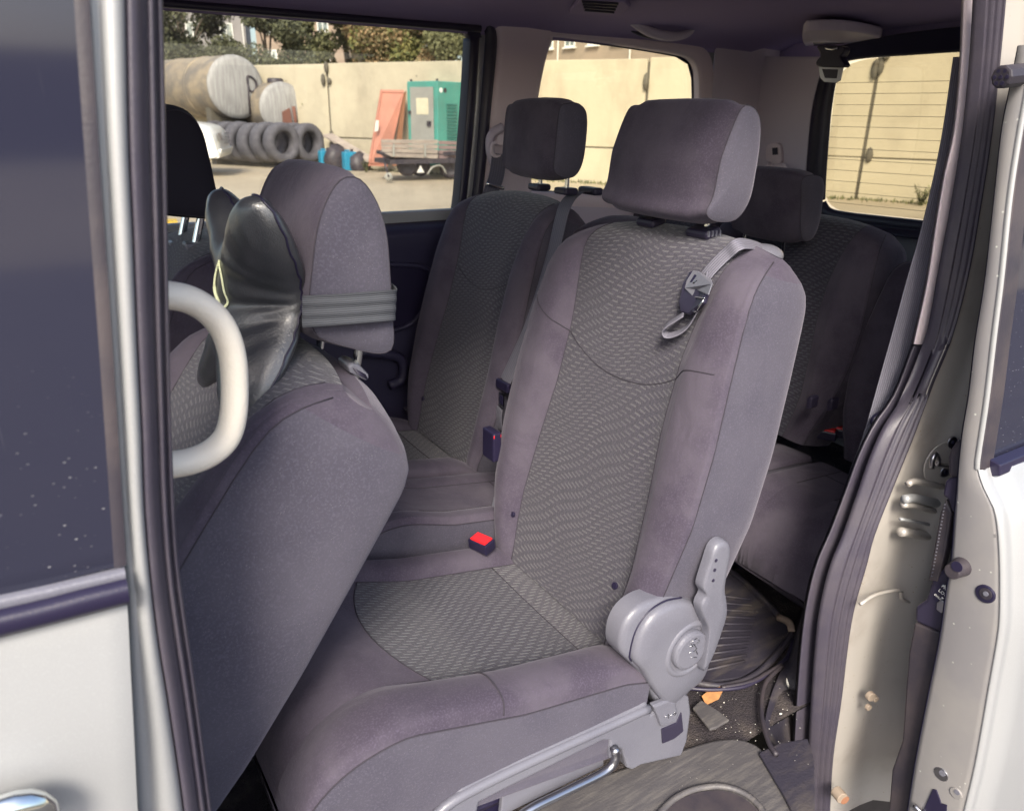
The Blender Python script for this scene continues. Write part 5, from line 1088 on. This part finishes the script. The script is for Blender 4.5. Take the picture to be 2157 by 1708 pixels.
for a_, b_ in ((0.05, .05), (.95, .05), (.05, 1.2)): cyl('lifting_eye', gc+fv*a_+sv*b_+A(0, 0, HG), gc+fv*a_+sv*b_+A(0, 0, HG+.05), .03, 'rubber', gen, 10)
# flat trailer with dropsides
M['plank'] = mat('weathered_boards', (.36, .31, .26), .8, col2=(.26, .22, .19), nscale=3, stretch=(1, 1, 6))
yt = 16.6
tr = thing('trailer', tuple(P(870, 372, y=yt)*A(1, 1, 0)), 'small grey dropside trailer parked in front of the cabinet', 'trailer')
for i in range(4):
    v0, v1 = 294+i*9.2, 302.5+i*9.2
    prism('board', [P(803+i*.6, v0, y=yt), P(923, v0+1+i*1.2, y=yt), P(922, v1+1+i*1.2, y=yt), P(804+i*.6, v1, y=yt)], (0, .04, 0), 'plank', tr, .004)
    prism('board', [P(925, v0+3+i*.8, y=yt+.1), P(990, v0+5+i*.4, y=yt+.5), P(990, v1+4+i*.4, y=yt+.5), P(925, v1+2+i*.8, y=yt+.1)], (0, .04, 0), mat('worn_plank', (.28, .20, .19), .8) if i == 0 else bpy.data.materials['worn_plank'], tr, .004)
for u in (829, 895): prism('bracket', [P(u-2, 304, y=yt-.02), P(u+2, 304, y=yt-.02), P(u+2, 330, y=yt-.02), P(u-2, 330, y=yt-.02)], (0, -.02, 0), 'cab_grey', tr)
box('bed', P(890, 322, y=yt+.7), (1.9, 1.1, .08), 'rubber', tr); box('chassis', P(880, 338, y=yt+.4), (1.8, .9, .10), 'rubber', tr)
for u, v, yy in ((858, 349, yt+.25), (885, 350, yt+.5), (948, 354, yt+.2)):
    c = P(u, v, y=yy); lathe_axis('wheel', c, A(.35, .94, 0), [(0, 0), (0, .12), (-.02, .16), (0, .24), (.14, .24), (.16, .16), (.14, 0)], 'rubber', tr, 24)
cj = P(819, 373, y=16.4); lathe_axis('jockey_wheel', cj, A(.35, .94, 0), [(0, 0), (0, .09), (.06, .09), (.06, 0)], 'cab_grey', tr, 20)
tube('jockey_post', [cj, P(812, 350, y=16.5), P(808, 322, y=16.6)], .025, 'rubber', tr, seg=8); tube('drawbar', [P(800, 322, y=16.3), P(830, 336, y=16.7)], .035, 'rubber', tr, seg=8)
tube('spare_hitch', [P(900, 368, y=yt), P(912, 352, y=yt), P(930, 350, y=yt), P(940, 366, y=yt)], .02, 'cab_grey', tr, n=12)
prism('marker_triangle', [P(878, 364, y=yt-.1), P(894, 364, y=yt-.1), P(886, 349, y=yt-.1)], (0, .01, 0), 'white_dirt', tr)
# canisters, black sacks, ramp, post
M['blue'] = mat('blue_plastic', (.02, .22, .36), .4)
for (u, y, lb) in ((686, 21.2, 'blue canister right beside the old tyres'), (736, 20.4, 'blue canister standing at the end of the black sacks')):
    c = P(u, 338, y=y)*A(1, 1, 0); o = box('canister', c+A(0, 0, .24), (.34, .26, .48), 'blue', None, .03); tag(o, lb, 'canister')
    cyl('cap', c+A(.08, 0, .47), c+A(.08, 0, .55), .04, 'rubber', o, 12); box('grip', c+A(-.05, 0, .51), (.14, .04, .04), 'blue', o, .01)
for (u, s_, lb) in ((711, .55, 'black sack between the two blue canisters'), (757, .42, 'black sack right of the blue canisters')):
    c = P(u, 338, y=21.0 if u < 740 else 20.3)*A(1, 1, 0); o = sph('black_sack', c+A(0, 0, s_*.40), (s_*.7, s_*.5, s_*.75), 'rubber', None, seg=16, rings=10)
    for vtx in o.data.vertices: vtx.co += Vector(rng.normal(size=3)*.02)
    tag(o, lb, 'sack')
rp = prism('plank_ramp', [P(680, 288, y=21.7), P(700, 285, y=21.5), P(785, 335, y=19.9), P(778, 345, y=19.9)], (0, 0, .05), 'plank'); tag(rp, 'grey plank sloping down behind the canisters to the red door', 'plank')
ps = tube('iron_post', [P(654, 300, y=23.2)*A(1, 1, 0), P(654, 198, y=23.2)], .045, 'rubber', None, seg=8); tag(ps, 'dark iron post standing against the wall beside the tanks', 'post')
def weed(u, y, h, n, label, seed, kind='yellow', z0=0):
    r = np.random.default_rng(seed); c = P(u, 330, y=y)*A(1, 1, 0)+A(0, 0, z0); v, f = [], []
    for k in range(n):
        a = r.uniform(0, 2*PI); d = A(math.cos(a)*.45, math.sin(a)*.45, 1); d = d/np.linalg.norm(d)*h*r.uniform(.5, 1); 
        for t in np.linspace(.1, 1, 8):
            p = c+d*t; s = .04+.03*r.random(); q = r.normal(size=3); q /= np.linalg.norm(q); i = len(v)
            w_ = np.cross(q, A(0, 0, 1)); v += [p-w_*s*.3, p+q*s, p+w_*s*.3, p-q*s]; f.append((i, i+1, i+2, i+3))
    o = mesh('weed', v, f, LM[kind], None, smooth=False); tag(o, label, 'weed')
weed(622, 23.8, 2.9, 26, 'tall yellow-green weed growing between the tanks and the wall', 31)
weed(672, 23.0, 1.5, 24, 'leafy weed at the wall foot right of the iron post', 32, 'green', .3)
weed(770, 19.6, .35, 20, 'low grass tuft at the foot of the red door', 33, 'green')
weed(1243, 16.0, .35, 26, 'grass tuft at the wall foot seen beside the big headrest', 34, 'green')
weed(1832, 9.75, .45, 26, 'green weed growing out of the wall joint in the rear window', 35, 'green')
weed(1960, 8.4, .40, 30, 'green weed at the wall foot at the right edge of the rear window', 36, 'green')
v, f = [], []
for i in range(3500):
    s = rng.uniform(-26, 22); c = w0+wd_*s+wn_*(abs(rng.normal())*.18+.02); h = rng.uniform(.02, .10); a = rng.uniform(0, 6.28); b0 = len(v); d = A(math.cos(a), math.sin(a), 0)*.02
    v += [c-d, c+d, c+A(d[1], d[0], 0)+A(0, 0, h)]; f.append((b0, b0+1, b0+2))
o = mesh('grass_fringe', v, f, LM['green'], None, smooth=False, kind='stuff'); tag(o, 'thin grass growing along the foot of the yard wall', 'grass')

# white off-roader
def suv():
    nose = P(452, 345, z=0); nose = P(466, 356, y=19.2)*A(1, 1, 0); hd = A(.93, -.36, 0); hd /= np.linalg.norm(hd); lat = A(-hd[1], hd[0], 0)   # lat points away
    t = thing('parked_car', tuple(nose), 'white off-road car parked nose-right by the tanks, partly behind the driver headrest', 'car')
    X = lambda a, b, z: nose-hd*a+lat*b+A(0, 0, z)
    prof = [(.05, .45), (0, .62), (.02, .85), (.10, 1.06), (.35, 1.16), (1.15, 1.26), (1.28, 1.31), (1.9, 1.84), (2.2, 1.92), (4.2, 1.90), (4.55, 1.3), (4.65, .9), (4.6, .4), (3.9, .36), (1.4, .36)]
    secs = []
    for b, k in ((0, .90), (.10, .97), (.35, 1.0), (1.5, 1.0), (1.75, .97), (1.85, .90)):
        secs.append([X(2.3+(a-2.3)*(.97+.03*(k-.9)/.1), b+(.10*(z > 1.25)*(1 if b < .9 else -1)), .38+(z-.38)*k) for a, z in cr(prof, 70, closed=True)])
    body = surf('body', secs, 'white_paint', t, closed_c=True)
    for k in (0, -1): mesh('side_panel', secs[k], [tuple(range(70))], 'white_paint', t)
    mesh('side_window', [X(1.6, .075, 1.22), X(2.12, .09, 1.62), X(2.9, .09, 1.66), X(2.9, .06, 1.2)], [(0, 1, 2, 3)], 'pane', t, smooth=False)
    mesh('side_window', [X(3.0, .06, 1.2), X(3.0, .09, 1.66), X(3.9, .09, 1.64), X(4.1, .06, 1.2)], [(0, 1, 2, 3)], 'pane', t, smooth=False)
    mesh('windscreen', [X(1.33, .2, 1.235), X(1.33, 1.65, 1.235), X(1.96, 1.55, 1.77), X(1.96, .3, 1.77)], [(0, 1, 2, 3)], 'pane', t, smooth=False)
    prism('headlight', [X(-.02, .10, .80), X(-.02, .48, .82), X(.02, .46, .97), X(.04, .08, .98)], tuple(hd*.03), 'steel', t, .01)
    for k in range(4): prism('grille_bar', [X(-.03, .55, .72+k*.07), X(-.03, 1.35, .72+k*.07), X(-.03, 1.35, .75+k*.07), X(-.03, .55, .75+k*.07)], tuple(hd*.03), 'steel', t)
    prism('bumper', [X(.02, .02, .42), X(.02, 1.83, .42), X(-.06, 1.80, .62), X(-.06, .05, .62)], tuple(-hd*.25), 'white_paint', t, .03)
    for a in (.95, 3.75):
        for b in (.0, 1.63): lathe_axis('wheel', X(a, b, .38), lat, [(0, 0), (0, .22), (.0, .30), (.03, .38), (.20, .38), (.22, .3), (.22, 0)], 'rubber', t, 24)
    box('mirror', X(1.55, -.08, 1.22), (.12, .2, .16), 'white_paint', t, .03)
suv()
yb = prism('kerb_stone', [P(345, 461, z=.12), P(372, 461, z=.12), P(374, 467, z=.12), P(345, 467, z=.12)], (0, 0, -.12), mat('yellow_paint', (.55, .36, .03), .6)); tag(yb, 'yellow painted kerb stone on the yard behind the driver headrest', 'kerb stone')
